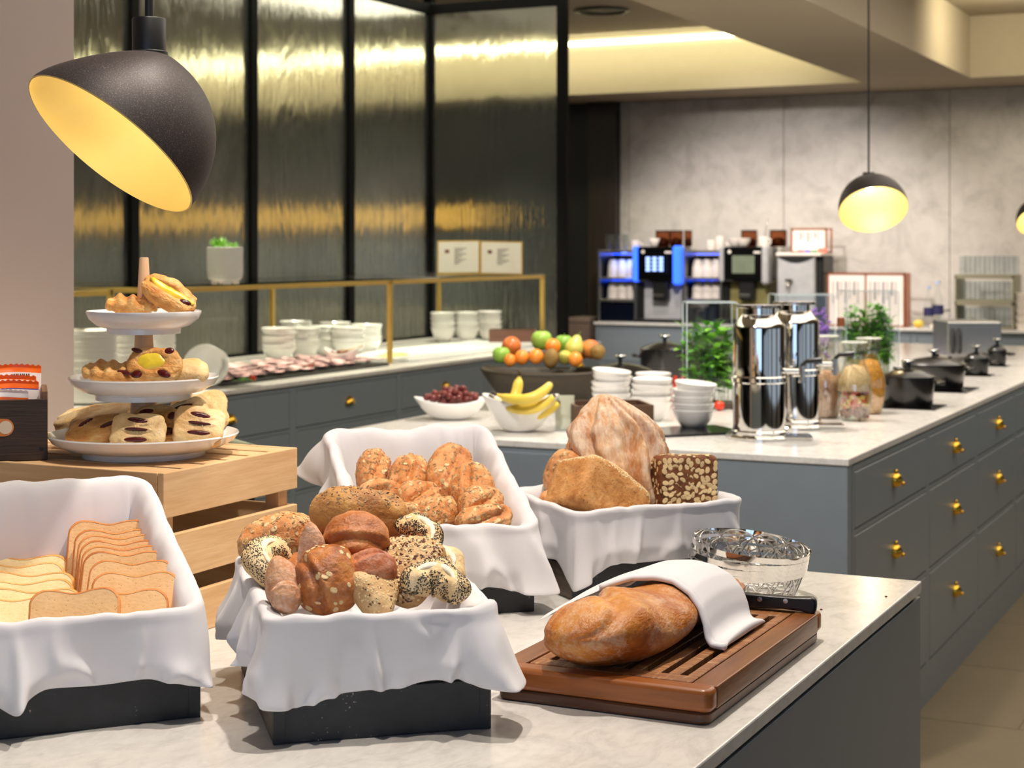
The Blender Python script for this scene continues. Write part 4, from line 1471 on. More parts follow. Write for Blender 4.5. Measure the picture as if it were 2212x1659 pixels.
place(BS, False, 'brown bread slice of which a corner shows behind the front rim', 'brown bread slices', 268, 1279, 2.11, (-34, 2, 14), .098)
# ------------------------------------------------------------------ chopping board
M_bdX = wood('board_frame_x', (168, 100, 48), (116, 62, 28), 'X', 0.32, 0.8, False, .2)
M_bdY = wood('board_frame_y', (150, 92, 46), (96, 56, 28), 'Y', 0.32, 0.8, False, .2)
M_bdlow = wood('board_lower', (104, 62, 36), (66, 38, 24), 'X', 0.35, 0.8, False, .2)
def worn(name, axis):
    m, nt, b = new_mat(name)
    s = {'X': (2, 26, 26), 'Y': (26, 2, 26)}[axis]
    v = coords(nt, s)
    n1 = tex(nt, v, 2.5, 4, .6, .5)
    v2 = coords(nt, {'X': (40, 5, 5), 'Y': (5, 40, 5)}[axis])
    n2 = tex(nt, v2, 3.5, 5, .75)
    col = ramp(nt, n1, [(.3, rgb((116, 68, 38))), (.7, rgb((158, 104, 60)))])
    nt.links.new(mix(nt, ramp(nt, n2, [(.50, (0, 0, 0, 1)), (.68, (.7, .7, .7, 1))]), col, rgb((212, 164, 108))), b.inputs['Base Color'])
    b.inputs['Roughness'].default_value = .5
    bump(nt, b, n2, .25, .001)
    return m
M_worn = worn('worn_slat', 'Y')
M_wornX = worn('worn_rail', 'X')
BX0, BX1, BY0, BY1, BT = -.963, -.668, 1.92, 2.425, .044
t = thing('chopping_board', 'reddish brown bread cutting board with a slotted crumb grid under the ciabatta', 'board', (BX0, BY0, .9205))
W, D = BX1 - BX0, BY1 - BY0
fw = .034
def rr(lo, hi, r, n=6):
    P = []
    for cx, cy, a0 in ((hi[0] - r, lo[1] + r, -90), (hi[0] - r, hi[1] - r, 0), (lo[0] + r, hi[1] - r, 90), (lo[0] + r, lo[1] + r, 180)):
        for i in range(n + 1):
            a = R(a0 + 90 * i / n)
            P.append((cx + r * math.cos(a), cy + r * math.sin(a)))
    return P
MB().prism(rr((.004, .004), (W - .004, D - .004), .016), .0, .016).build('lower_board', M_bdlow, t, smooth=True, bevel=.004)
mb = MB()
P = rr((0, 0), (W, D), .016)
MB().prism([(x, y) for x, y in P if y <= fw] + [(W - .0, fw), (0, fw)] if False else [p for p in rr((0, 0), (W, fw), .012)], .016, BT).build('frame_rail', M_bdX, t, smooth=True, bevel=.006, seg=3)
MB().prism(rr((0, D - fw), (W, D), .012), .016, BT).build('frame_rail', M_bdX, t, smooth=True, bevel=.006, seg=3)
MB().prism(rr((0, fw - .006), (fw, D - fw + .006), .002), .0162, BT - .0002).build('frame_stile', M_bdY, t, smooth=True, bevel=.006, seg=3)
MB().prism(rr((W - fw, fw - .006), (W, D - fw + .006), .002), .0162, BT - .0002).build('frame_stile', M_bdY, t, smooth=True, bevel=.006, seg=3)
g0, g1 = fw + .003, W - fw - .003
ns = 9
gap = .0105
sw = (g1 - g0 - gap * (ns - 1)) / ns
for k in range(ns):
    x = g0 + k * (sw + gap)
    MB().box((x, fw + .030, .030), (x + sw, D - fw - .030, BT - .001)).build('slat', M_worn, t, bevel=.001, seg=1)
for a, b_ in ((fw + .003, fw + .0295), (D - fw - .0295, D - fw - .003)):
    MB().box((g0, a, .030), (g1, b_, BT - .001)).build('grid_rail', M_wornX, t, bevel=.001, seg=1)
MB().box((fw, fw, .0165), (W - fw, D - fw, .018)).build('crumb_tray', M_dark, t)

# ciabatta: two plaited lengths of dough along the board
ZB = .9205 + BT
SEED[0] = 90
V, F = [], []
nu, nv = 110, 44
L0, L1 = 1.908, 2.43
def spine(f):
    return Vector((-.848 + .036 * f + .006 * math.sin(f * 7), L0 + (L1 - L0) * f, 0))
for k in range(nu + 1):
    f = k / nu
    e = max(.03, 1 - abs(2 * f - 1) ** (6.0 if f < .5 else 4.0)) ** .5
    tw = f * PI * 2.2 + .3
    for i in range(nv):
        a = 2 * PI * i / nv
        rx, rz = (.078 - .026 * f) * e, (.047 - .021 * f) * e
        g = 1 + .08 * math.cos(2 * (a - tw)) - .22 * max(0, 1 - abs(((a - tw + PI) % (2 * PI)) - PI) / .34) - .07 * max(0, 1 - abs(((a - tw - 2.6 + PI) % (2 * PI)) - PI) / .3)
        p = Vector((rx * math.cos(a) * g, 0, rz * math.sin(a) * g + (.046 - .020 * f)))
        if p.z < .006: p.z = .002 + p.z * .25
        p.z = max(p.z, .0008)
        c = spine(f) + p
        n_ = noise.noise(c * 16) * .005 + noise.noise(c * 40) * .002
        c += Vector((math.cos(a) * n_, 0, max(0, math.sin(a)) * n_))
        V.append(Vector((c.x, c.y, c.z + ZB)))
for k in range(nu):
    for i in range(nv):
        j = (i + 1) % nv
        F.append((k * nv + i, k * nv + j, (k + 1) * nv + j, (k + 1) * nv + i))
F2 = F + [tuple(range(nv))[::-1][::-1][::1], tuple(reversed(range(nu * nv, nu * nv + nv)))]
ctr = Vector((-.83, 2.2, ZB))
o = MB().add([v - ctr for v in V], F2[:-2] + [tuple(range(nv))[::-1], tuple(range(nu * nv, nu * nv + nv))]).build('ciabatta', CR_ciab, None, smooth='all')
me = o.data
bmx = bmesh.new(); bmx.from_mesh(me); bmesh.ops.recalc_face_normals(bmx, faces=bmx.faces); bmx.to_mesh(me); bmx.free()
o.location = ctr
tagp(o, 'long twisted ciabatta with a floury crust on the cutting board', 'bread')

# napkin folded over the loaf
def napkin():
    # cross section over the loaf (x, z), then along y; flat folded pad
    prof = [(-.966, .020), (-.948, .032), (-.925, .047), (-.895, .060), (-.862, .071), (-.828, .0755), (-.798, .073), (-.772, .062), (-.755, .046), (-.746, .028), (-.741, .011), (-.733, .0035), (-.716, .003)]
    prof = [(x, z) for x, z in prof]
    nu_, nv_ = 60, 26
    cum = [0]
    for a, b_ in zip(prof, prof[1:]): cum.append(cum[-1] + math.hypot(b_[0] - a[0], b_[1] - a[1]))
    def at_(s):
        s *= cum[-1]
        for k in range(len(cum) - 1):
            if s <= cum[k + 1] or k == len(cum) - 2:
                f = (s - cum[k]) / (cum[k + 1] - cum[k])
                f = max(0, min(1, f))
                return Vector((prof[k][0] + (prof[k + 1][0] - prof[k][0]) * f, 0, prof[k][1] + (prof[k + 1][1] - prof[k][1]) * f))
    lay = []
    for sgn in (0, 1):
        for j in range(nu_ + 1):
            u = j / nu_
            p = at_(u)
            for i in range(nv_ + 1):
                w = i / nv_
                y0 = 2.09 + .075 * min(1, u / .4) - .050 * max(0, u - .55) * 2
                y1 = 2.330 + .050 * (1 - u) ** 2 - .030 * u
                y = y0 + (y1 - y0) * w
                edge = math.sin(PI * w)
                sag = -.004 * math.sin(PI * u) * (1 - edge)
                puff = (.006 + .006 * u) * edge ** .35 if sgn else 0.0
                z = p.z * (1 + .12 * (1 - w)) + sag + puff + .002 * noise.noise(Vector((p.x * 14, y * 12, 3)))
                if w < .06: z -= .003 * (1 - w / .06)
                lay.append((p.x + .02 * (w - .5) * (1 - u), y, ZB + max(.002, z)))
    n1 = (nu_ + 1) * (nv_ + 1)
    F = []
    for sgn in (0, 1):
        for j in range(nu_):
            for i in range(nv_):
                a = sgn * n1 + j * (nv_ + 1) + i
                q = (a, a + 1, a + nv_ + 2, a + nv_ + 1)
                F.append(q if not sgn else tuple(reversed(q)))
    def join(seq):
        for a, b_ in zip(seq, seq[1:]): F.append((a, b_, n1 + b_, n1 + a))
    join([j * (nv_ + 1) for j in range(nu_ + 1)])
    join([j * (nv_ + 1) + nv_ for j in range(nu_, -1, -1)])
    join([i for i in range(nv_, -1, -1)])
    join([nu_ * (nv_ + 1) + i for i in range(nv_ + 1)])
    c = Vector((-.83, 2.25, ZB))
    o = MB().add([Vector(v) - c for v in lay], F).build('napkin', M_cloth, None, smooth='all', sub=1)
    b2 = bmesh.new(); b2.from_mesh(o.data); bmesh.ops.recalc_face_normals(b2, faces=b2.faces); b2.to_mesh(o.data); b2.free()
    o.location = c
    # visible fold lips along the near edge
    for k, (dz, w) in enumerate(((.004, .0),)):
        pts = [Vector(lay[j * (nv_ + 1)]) - c + Vector((0, -.002, dz)) for j in range(16, nu_ + 1)]
        MB().tube(pts, .0055, 8, flat=(1, .8)).build('fold', M_cloth, o, smooth='all')
    return tagp(o, 'folded white napkin laid across the ciabatta on the board', 'napkin')
napkin()

# bread knife lying at the far end of the board
M_grip = plain('black_knife_handle', (16, 16, 17), .32, vary=.1)
kp = deep(1690, 1322, 2.47)
kz = ZB + .012
t = thing('bread_knife', 'bread knife with a black riveted handle at the far edge of the board', 'knife', (kp.x, kp.y, kz))
kd = (deep(1745, 1318, 2.47) - deep(1612, 1330, 2.50)); kd.z = 0; kd.normalize()
ka = math.atan2(kd.y, kd.x)
t.rotation_euler = (0, 0, ka)
Pk = [(-.062, -.011), (-.03, -.010), (0, -.0085), (.028, -.010), (.044, -.014), (.05, -.010), (.051, .004), (.046, .011), (.02, .0095), (-.02, .010), (-.062, .011)]
MB().prism([(x, z) for x, z in Pk], -.0085, .0085, Matrix.Rotation(PI / 2, 4, 'X')).build('handle', M_grip, t, smooth=True, bevel=.004, seg=3)
for x in (-.032, .006):
    MB().lathe([(.0036, 0), (.0036, .0006), (.001, .0008)], 14, Matrix.Translation((x, -.0085, .004)) @ Matrix.Rotation(PI / 2, 4, 'X')).build('rivet', M_steel, t, smooth=True)
    MB().lathe([(.0036, 0), (.0036, .0006), (.001, .0008)], 14, Matrix.Translation((x, 0, .0098))).build('rivet', M_steel, t, smooth=True)
MB().box((-.20, -.0008, -.012), (-.062, .0008, .009)).build('blade', M_chrome, t)

# nested wire bread baskets
def wire_basket():
    rt, rb, h = .0985, .076, .054
    t = thing('wire_basket', 'chrome wire bread basket at the bottom of the nested stack', 'basket')
    n = 72
    def band(r0, r1, z0, z1, th=.0012):
        return MB().lathe([(r0, z0), (r1, z1), (r1 - th, z1), (r0 - th, z0), (r0, z0)], n, cap0=False, cap1=False)
    band(rt - .0012, rt, h - .0095, h).build('rim_band', M_chrome, t, smooth=True)
    MB().tube([(rb * math.cos(2 * PI * i / 48), rb * math.sin(2 * PI * i / 48), .002) for i in range(48)], .0017, 6, True).build('base_ring', M_chrome, t, smooth='all')
    NW = 10
    for k in range(NW):
        a0 = 2 * PI * k / NW
        pts = []
        for i in range(17):
            f = i / 16
            # arch: up one leg, round the top, down the other
            s = abs(2 * f - 1)
            z = (h - .004) * (1 - s ** 2.6)
            aa = a0 + (f - .5) * 2 * (1.9 * PI / NW)
            r = rb + (rt - rb - .0025) * (z / h)
            pts.append((r * math.cos(aa), r * math.sin(aa), z + .002))
        MB().tube(pts, .0013, 6).build('wire', M_chrome, t, smooth='all')
    for k in range(4):
        a = PI * k / 4
        MB().tube([(rb * math.cos(a), rb * math.sin(a), .002), (-rb * math.cos(a), -rb * math.sin(a), .002)], .0011, 6).build('base_wire', M_chrome, t, smooth='all')
    return t
wbk = wire_basket()
wc = deep(1614, 1296, 2.765); wc.z = .9208
wbk.location = wc
wbk['group'] = 'nested wire baskets'
dup(wbk, wc + Vector((.001, -.001, .013)), rot=(R(2), R(1.5), .3), label='second chrome wire bread basket from the bottom of the nested stack', group='nested wire baskets')
dup(wbk, wc + Vector((.002, -.002, .026)), rot=(R(4), R(3), .5), label='third chrome wire bread basket from the bottom of the nested stack', group='nested wire baskets')
dup(wbk, wc + Vector((.002, -.003, .039)), rot=(R(6), R(4), .9), label='topmost chrome wire bread basket of the nested stack', group='nested wire baskets')
for pb, lab in (((1774, 1318), 'dark crumb on the marble right of the knife'), ((1914, 1290), 'dark crumb on the marble near the counter corner'), ((1597, 1296), 'crumb')):
    if lab == 'crumb': continue
    p = at(*pb)
    o = MB().ball((0, 0, .0012), .0018, 8, sc3=(1.3, .9, .7)).build('crumb', CR_choc, None, smooth='all')
    o.location = p
    tagp(o, lab, 'crumb')

# ------------------------------------------------------------------ pastries
CR_past = crust('pastry_golden', [(196, 116, 48), (234, 170, 94), (248, 216, 152)], 30, rough=.38, bs=.7, fine=120, stretch=(1, 1.6, 2.2))
CR_pastp = crust('pastry_pale', [(216, 158, 88), (240, 206, 148), (248, 228, 184)], 18, rough=.5, bs=.5, fine=110)
M_jam = plain('berry_jam', (92, 22, 22), .18, vary=.4, vs=120, bs=.5, bscale=200)
M_cust = plain('custard', (244, 214, 62), .3, vary=.05, bs=.2, bscale=60)
GP = 'pastries on the stand'
def pillow(name, label, c, rot, dims, mat, p=3.4, ridges=0, jam=(), custard=None, tilt0=.9, seed=1):
    """puffed pastry: rounded square cushion; jam shows in slits, custard in a central pool"""
    SEED[0] += 1
    a, b, h = dims
    def fn(q, d):
        if ridges:
            q.z *= 1 + .26 * math.cos(q.x / a * PI * ridges + q.y * 40)
            q.y *= 1 + .05 * math.cos(q.x / a * PI * ridges)
        if custard and q.z > 0:
            rr_ = math.hypot(q.x / custard[0], q.y / custard[1])
            q.z *= .45 + .55 * min(1, rr_ ** 2 * .8)
        for (x, y, l, w, an) in jam:
            if q.z > 0:
                dx, dy = q.x - x, q.y - y
                u = (dx * math.cos(an) + dy * math.sin(an)) / l
                v_ = (-dx * math.sin(an) + dy * math.cos(an)) / w
                r_ = math.hypot(u, v_)
                if r_ < 1.5: q.z -= .003 * max(0, 1 - r_) - .0022 * max(0, 1 - abs(r_ - 1.2) / .3)
        return q
    V, F = supern(dims, p, .003, 34, SEED[0], 64, 40, fn, tilt0)
    o = MB().add(V, F).build(name, mat, None, smooth='all')
    o.matrix_world = Matrix.Translation(c) @ ROOMY @ Euler([R(k) for k in rot], 'XYZ').to_matrix().to_4x4()
    tagp(o, label, 'pastry', GP)
    def top(x, y):
        best = 0
        for v in V:
            if v.z > 0 and abs(v.x - x) < .004 and abs(v.y - y) < .004: best = max(best, v.z)
        return best or h * .9
    for (x, y, l, w, an) in jam:
        z = top(x, y)
        MB().ball((0, 0, 0), 1, 16, Matrix.Translation((x, y, z - .0008)) @ Matrix.Rotation(an, 4, 'Z') @ Matrix.Diagonal((l, w, .0032, 1))).build('jam', M_jam, o, smooth='all')
    if custard:
        z = h * .45
        V2, F2_ = supern((custard[0], custard[1], .006), 2.2, .003, 60, SEED[0] + 50, 30, 14)
        MB().add([v + Vector((custard[2], custard[3], z)) for v in V2], F2_).build('custard', M_cust, o, smooth='all')
    return o
def sp(px, py, d): return deep(px, py, d)
# top plate
pillow('lattice_pastry', 'golden ridged lattice pastry on the left of the top plate', sp(286, 659, 2.65), (14, 4, 6), (.040, .026, .013), CR_past, 2.6, 4, seed=1)
pillow('custard_danish', 'long custard danish leaning on the post at the top plate', sp(366, 636, 2.645), (52, 30, -2), (.047, .024, .015), CR_past, 2.7, 0, ((.030, -.004, .010, .005, .3),), (.036, .008, .0, .002))
# middle plate
pillow('lattice_pastry', 'ridged pastry with dark filling on the left of the middle plate', sp(240, 805, 2.61), (22, 6, -6), (.042, .026, .013), CR_past, 2.6, 4, ((.028, -.014, .014, .006, -.2),))
pillow('custard_danish', 'square custard danish with jam corners standing on the middle plate', sp(331, 789, 2.60), (58, 0, -4), (.043, .029, .013), CR_past, 3.0, 0,
       ((.024, .020, .0085, .007, .2), (-.020, -.020, .010, .007, .2), (.022, -.020, .012, .006, -.4), (-.026, .020, .010, .004, -.3)), (.024, .016, -.003, .003))
pillow('plain_pastry', 'pale puff pastry on the right of the middle plate', sp(408, 803, 2.63), (20, 0, 14), (.030, .028, .016), CR_pastp, 2.6)
# bottom plate
pillow('toast_wedge', 'thick slice of plain white toast at the back left of the bottom plate', sp(210, 901, 2.770), (14, -8, -8), (.066, .040, .012), CR_pastp, 7.0)
pillow('toast_wedge', 'pale flat pastry standing up at the back right of the bottom plate', sp(432, 892, 2.770), (50, -14, 8), (.046, .036, .008), CR_pastp, 6.0)
pillow('jam_slice', 'golden jam pastry lying at the left of the bottom plate', sp(208, 930, 2.610), (24, -14, 14), (.046, .030, .015), CR_past, 3.0, 0, ((-.012, .006, .014, .003, .5), (.02, -.014, .014, .006, .2)))
pillow('custard_danish', 'custard and jam danish behind the front slit pastry on the bottom plate', sp(338, 920, 2.630), (50, 0, 0), (.042, .036, .012), CR_past, 3.0, 0,
       ((-.016, .020, .013, .006, .1), (.024, .012, .009, .008, 1.2), (.022, -.016, .009, .008, 0)), (.015, .010, .006, .008))
SL = ((0, .014, .017, .0048, -.15), (0, -.001, .018, .0024, -.05), (0, -.017, .019, .0042, 0))
pillow('slit_pastry', 'pale square pastry with three jam slits at the front of the bottom plate', sp(298, 932, 2.575), (64, 0, 0), (.040, .028, .012), CR_pastp, 4.2, 0, SL)
pillow('slit_pastry', 'pale slit pastry leaning at the right front of the bottom plate', sp(430, 921, 2.615), (58, 6, 12), (.040, .031, .012), CR_pastp, 4.2, 0, SL)
pillow('slit_pastry', 'slit pastry behind the right-hand one on the bottom plate', sp(405, 901, 2.650), (56, -22, 4), (.036, .030, .011), CR_pastp, 4.2, 0, SL)
# ------------------------------------------------------------------ island: dispensers, carafes, pots, herbs, bowls
M_cream_glass = glass('jar_glass', (.97, .98, .96), .04, 1.25, .15)
M_rimglass = plain('glass_rim', (214, 220, 208), .15, vary=.02)
M_leaf = plain('fresh_leaf', (132, 196, 70), .45, vary=.35, vs=30)
M_leafd = plain('dark_leaf', (88, 152, 46), .45, vary=.35, vs=30)
M_redp = plain('red_print', (206, 52, 36), .4, vary=.1)

def dispenser(label, px, py, d):
    p = deep(px, py, d); p.z = .9205
    t = thing('juice_dispenser', label, 'dispenser', p, YAW + R(-4), 'chrome juice dispensers')
    r = .080
    MB().lathe([(.105, 0), (.105, .006), (.098, .012), (.086, .014), (.086, .022), (r + .002, .026)], 48, cap1=False).build('foot', M_chrome, t, smooth=True)
    MB().lathe([(r, .026), (r, .168), (r + .004, .172), (r + .004, .178), (r + .004, .186), (r, .190)], 48, cap0=False, cap1=False).build('lower_drum', M_chrome, t, smooth=True)
    MB().lathe([(r, .190), (r, .335), (r - .001, .342), (r * .70, .372), (r * .62, .376), (r * .62, .396), (.001, .396)], 48, cap0=False, cap1=False).build('body', M_chrome, t, smooth=True)
    MB().lathe([(r * .86, .396), (r * .88, .400), (r * .86, .405), (.001, .407)], 40).build('lid', M_chrome, t, smooth=True)
    tp = thing_part = MB().tube([(r - .01, -.02, .205), (r + .05, -.03, .205)], .009, 10).tube([(r + .045, -.03, .222), (r + .045, -.03, .17)], .010, 10)
    tap = tp.build('tap', M_chrome, t, smooth=True)
    MB().tube([(r + .045, -.03, .222), (r + .06, -.035, .236), (r + .105, -.045, .240)], [.006, .008, .010], 8).build('tap_lever', M_black, tap, smooth=True)
    MB().box((.0, -.075, .0), (.155, .02, .012)).build('drip_tray', M_chrome, t, bevel=.002)
    MB().box((.012, -.066, .0122), (.147, .011, .0128)).build('drip_grid', M_steel, t)
    return t
dispenser('chrome juice dispenser nearest the lens on the island', 1640, 930, 5.11)
dispenser('second chrome juice dispenser partly hidden behind the first', 1716, 912, 5.42)

def carafe(label, px, py, d, fill, sc_=1.0):
    p = deep(px, py, d); p.z = .9205
    t = thing('cereal_carafe', label, 'carafe', p, 0, 'glass carafes of cereal')
    pr = [(.038, .0), (.045, .004), (.056, .05), (.060, .10), (.055, .14), (.042, .18), (.034, .21), (.035, .235), (.044, .262)]
    pr = [(a * sc_, b * sc_) for a, b in pr]
    inn = [(max(.001, a - .0025), b + (.004 if k == 0 else 0)) for k, (a, b) in enumerate(pr)]
    MB().lathe(pr + inn[::-1], 32, cap0=True, cap1=True).build('glass', M_cream_glass, t, smooth=True)
    MB().tube([((pr[-1][0] - .001) * math.cos(2 * PI * i / 28), (pr[-1][0] - .001) * math.sin(2 * PI * i / 28), pr[-1][1]) for i in range(28)], .0022, 6, True).build('rim', M_rimglass, t, smooth='all')
    rg = random.Random(int(px))
    z0 = .008
    for (z1, mats, size) in fill:
        if size == 0:
            q = [(a - .004, b) for a, b in pr]
            MB().lathe([(.001, z0)] + [(a, b) for a, b in q if z0 - .02 < b < z1] + [(.03, z1 + .006), (.001, z1 + .012)], 24, cap0=False, cap1=False).build('cereal', mats[0], t, smooth='all')
        else:
            for m in mats:
                mb = MB()
                for _ in range(60):
                    z = rg.uniform(z0 + size * .5, z1 - size * .3)
                    rr_ = .048 * sc_ * (1 if z < .13 else .8)
                    a = rg.random() * 6.28
                    k = rg.uniform(.55, 1) * (rr_ - size * .6)
                    mb.ball((0, 0, 0), size, 8, Matrix.Translation((k * math.cos(a), k * math.sin(a), z)) @ Euler((rg.random() * 6, rg.random() * 6, 0)).to_matrix().to_4x4() @ Matrix.Diagonal((1, .7, .5, 1)))
                e = mb.build('cereal_pieces', m, t, smooth='all')
                e['kind'] = 'stuff'
        z0 = z1
    return t
M_muesli = plain('muesli', (226, 176, 140), .8, vary=.35, vs=160, bs=.8, bscale=150)
M_flake = plain('corn_flakes', (236, 164, 62), .6, vary=.35, vs=110, bs=.9, bscale=110)
M_granola = plain('oat_mix', (240, 206, 156), .7, vary=.25, vs=130, bs=.9, bscale=110)
M_papaya = plain('dried_papaya', (222, 96, 48), .5, vary=.2, vs=80)
M_nut = plain('hazelnut', (140, 70, 38), .45, vary=.3, vs=60)
M_banana_ch = plain('banana_chip', (226, 196, 110), .5, vary=.15, vs=60)
carafe('glass carafe layered with oats, dried fruit, nuts and banana chips', 1846, 905, 5.62, [(.040, [M_nut], .012), (.085, [M_banana_ch, M_papaya], .012), (.118, [M_papaya, M_nut], .012), (.175, [M_granola], 0)])
carafe('glass carafe of golden corn flakes behind the one with dried fruit', 1877, 890, 5.86, [(.178, [M_flake], 0)])
carafe('glass carafe of pinkish muesli beside the chrome dispensers', 1782, 900, 5.72, [(.150, [M_muesli], 0)], 1.06)
p = deep(1748, 912, 5.62)

def herbbox(label, px0, px1, py0, py1, d, plant, stem_c, n, extras=()):
    a, b = deep(px0, py1, d), deep(px1, py1, d)
    top = deep(px0, py0, d).z
    w = (b - a).length
    z0 = .9205
    h = top - z0
    a.z = z0
    t = thing('herb_box', label, 'planter', a, YAW, 'clear boxes of herbs')
    g = .004
    dp = w * .8
    for lo, hi in (((0, 0, 0), (w, g, h)), ((0, dp - g, 0), (w, dp, h)), ((0, g, 0), (g, dp - g, h)), ((w - g, g, 0), (w, dp - g, h))):
        MB().box(lo, hi).build('glass_side', M_glass, t)
    MB().box((g, g, .0), (w - g, dp - g, .02)).build('soil_tray', plain('soil', (70, 48, 30), .9, vary=.4, vs=90, bs=.8), t)
    M_edge = plain('polished_glass_edge', (206, 220, 226), .15, vary=.02)
    eg = MB()
    for lo, hi in (((0, 0, h), (w, g, h + .003)), ((0, dp - g, h), (w, dp, h + .003)), ((0, g, h), (g, dp - g, h + .003)), ((w - g, g, h), (w, dp - g, h + .003))): eg.box(lo, hi)
    for x in (-.002, w - .001):
        for y in (-.002, dp - .001): eg.box((x, y, 0), (x + .003, y + .003, h))
    eg.build('edge', M_edge, t)
    rg = random.Random(int(px0))
    st, lf = MB(), [MB(), MB()]
    for k in range(n):
        x, y = rg.uniform(.12, .88) * w, rg.uniform(.15, .85) * dp
        hh = rg.uniform(.45, .86) * h
        lx, ly = rg.uniform(-.03, .03), rg.uniform(-.03, .03)
        pts = [(x, y, .02), (x + lx * .4, y + ly * .4, hh * .5), (x + lx, y + ly, hh)]
        st.tube(pts, .0012, 5)
        for j in range(plant[0]):
            f = rg.uniform(.25, 1)
            c = Vector((x + lx * f, y + ly * f, .02 + (hh - .02) * f))
            an = rg.random() * 6.28
            s = plant[1] * rg.uniform(.6, 1.15)
            M = Matrix.Translation(c) @ Matrix.Rotation(an, 4, 'Z') @ Matrix.Rotation(rg.uniform(-.9, .3), 4, 'Y') @ Matrix.Diagonal((s, s, s, 1))
            v = [(0, 0, 0), (.35, .3, .06), (.75, .26, .05), (1.05, 0, -.06), (.75, -.26, .05), (.35, -.3, .06), (.5, 0, 0)]
            f_ = [(0, 6, 1), (1, 6, 2), (2, 6, 3), (3, 6, 4), (4, 6, 5), (5, 6, 0)]
            q = M @ Vector((1.05, 0, 0))
            lf[rg.random() < .35].add(v, f_, M)
    st.build('stems', stem_c, t)['kind'] = 'stuff'
    lf[0].build('leaves', M_leaf, t, smooth='all')['kind'] = 'stuff'
    lf[1].build('leaves', M_leafd, t, smooth='all')['kind'] = 'stuff'
    return t, w, dp, h
M_stem = plain('herb_stem', (110, 140, 60), .6)
herbbox('clear box of broad leaved basil left of the chrome dispensers', 1484, 1592, 655, 868, 6.0, (22, .056), M_stem, 30)
herbbox('clear box of tall parsley and white blossoms right of the purple flowers', 1828, 1942, 630, 812, 7.3, (28, .036), M_stem, 56)
t, w, dp, h = herbbox('clear box of purple flowers behind the chrome dispensers', 1676, 1804, 638, 822, 6.9, (3, .022), M_stem, 12)
M_purp = plain('purple_petal', (150, 92, 200), .5, vary=.35, vs=60)
rg = random.Random(3)
pm = MB()
for k in range(420):
    c = Vector((rg.gauss(.66, .16) * w, rg.gauss(.5, .16) * dp, h * rg.gauss(.56, .10)))
    c.x = max(.02, min(w - .02, c.x)); c.y = max(.02, min(dp - .02, c.y)); c.z = max(.06, min(h * .86, c.z))
    pm.ball(c, .009, 6, sc3=(1, 1, .7))
pm.build('purple_blossom', M_purp, t, smooth='all')['kind'] = 'stuff'
# small red tomatoes at the foot of the herbs
tm = MB().ball((0, 0, .018), .019, 16, sc3=(1, 1, .9)).build('tomato', plain('tomato_skin', (214, 56, 28), .2, vary=.1), None, smooth='all')
MB().lathe([(.006, .034), (.001, .037)], 6).build('stalk', M_leafd, tm)
tm.location = deep(1897, 772, 7.05); tm.location.z = .9205
tagp(tm, 'red tomato standing before the parsley box', 'tomato', 'tomatoes by the herb boxes')
e = dup(tm, deep(1912, 768, 7.06), label='second red tomato before the parsley box, to the right'); e.location.z = .9205
e = dup(tm, deep(1554, 850, 5.95), label='red tomato between the white bowls and the basil box'); e.location.z = .9205

# oil bottle with a wooden stopper
p = deep(1816, 790, 7.0); p.z = .9205
t = thing('oil_bottle', 'clear bottle with a brown wooden stopper between the flower and parsley boxes', 'bottle', p)
MB().lathe([(.026, 0), (.027, .01), (.027, .16), (.014, .20), (.012, .25)], 20).build('glass', M_cream_glass, t, smooth=True)
MB().lathe([(.014, .25), (.016, .255), (.016, .285), (.013, .288)], 16).build('stopper', wood('cork_wood', (150, 84, 44), (110, 58, 30), 'Z'), t, smooth=True)

def pot(label, px0, px1, py0, py1, d, oval=1.0, glasslid=False, pad=True, name='casserole_pot', knob=True):
    """cast iron casserole seen between photo columns px0-px1, rim at py0, foot at py1"""
    a, b = deep(px0, py1, d), deep(px1, py1, d)
    c = (a + b) / 2
    c.z = .9205
    r = (b - a).length / 2
    h = (py1 - py0) / FPX * d
    t = thing(name, label, 'pot', c + Vector((0, 0, .004 if pad else 0)), YAW, 'black casseroles')
    S = Matrix.Diagonal((1, oval, 1, 1))
    MB().lathe([(r * .88, 0), (r * .93, .006), (r, h), (r * .97, h), (r * .9, .01), (.001, .009)], 40, S, cap1=False).build('body', M_iron, t, smooth=True)
    lid = MB().lathe([(r * 1.02, h), (r * 1.02, h + .006), (r * .93, h + .012), (r * .6, h + .026), (r * .2, h + .034), (.001, h + .035)], 40, S, cap1=False)
    l = lid.build('lid', M_iron if not glasslid else M_steel, t, smooth=True)
    if knob:
        MB().lathe([(.010, h + .033), (.007, h + .045), (.010, h + .052), (.024, h + .058), (.022, h + .064), (.001, h + .066)], 20).build('knob', M_black, l, smooth=True)
        MB().lathe([(.0245, h + .0585), (.0245, h + .0625), (.022, h + .0655), (.0225, h + .058)], 20, cap0=False, cap1=False).build('knob_rim', M_chrome, l, smooth=True)
    for sx in (-1, 1):
        pts = [(sx * r * .97, -.035, h * .8), (sx * (r + .028), -.03, h * .84), (sx * (r + .028), .03, h * .84), (sx * r * .97, .035, h * .8)]
        MB().tube(pts, .007, 8).build('handle', M_iron, t, smooth='all')
    if pad:
        e = MB().box((-r * 1.25, -r * 1.1, 0), (r * 1.25, r * 1.1, .0035)).build('induction_plate', M_blackgloss, None)
        e.location = c
        e.rotation_euler.z = 0
        tagp(e, 'gloss black induction plate under the ' + label.split(',')[0][:60], 'hob')
    return t
pot('black casserole nearest the carafes, lid on', 1905, 2018, 822, 882, 6.1, .9)
pot('larger black casserole, second on the island edge', 1950, 2084, 800, 850, 6.85, .9)
pot('small black casserole, third on the island edge', 2082, 2136, 800, 832, 7.6, .9)
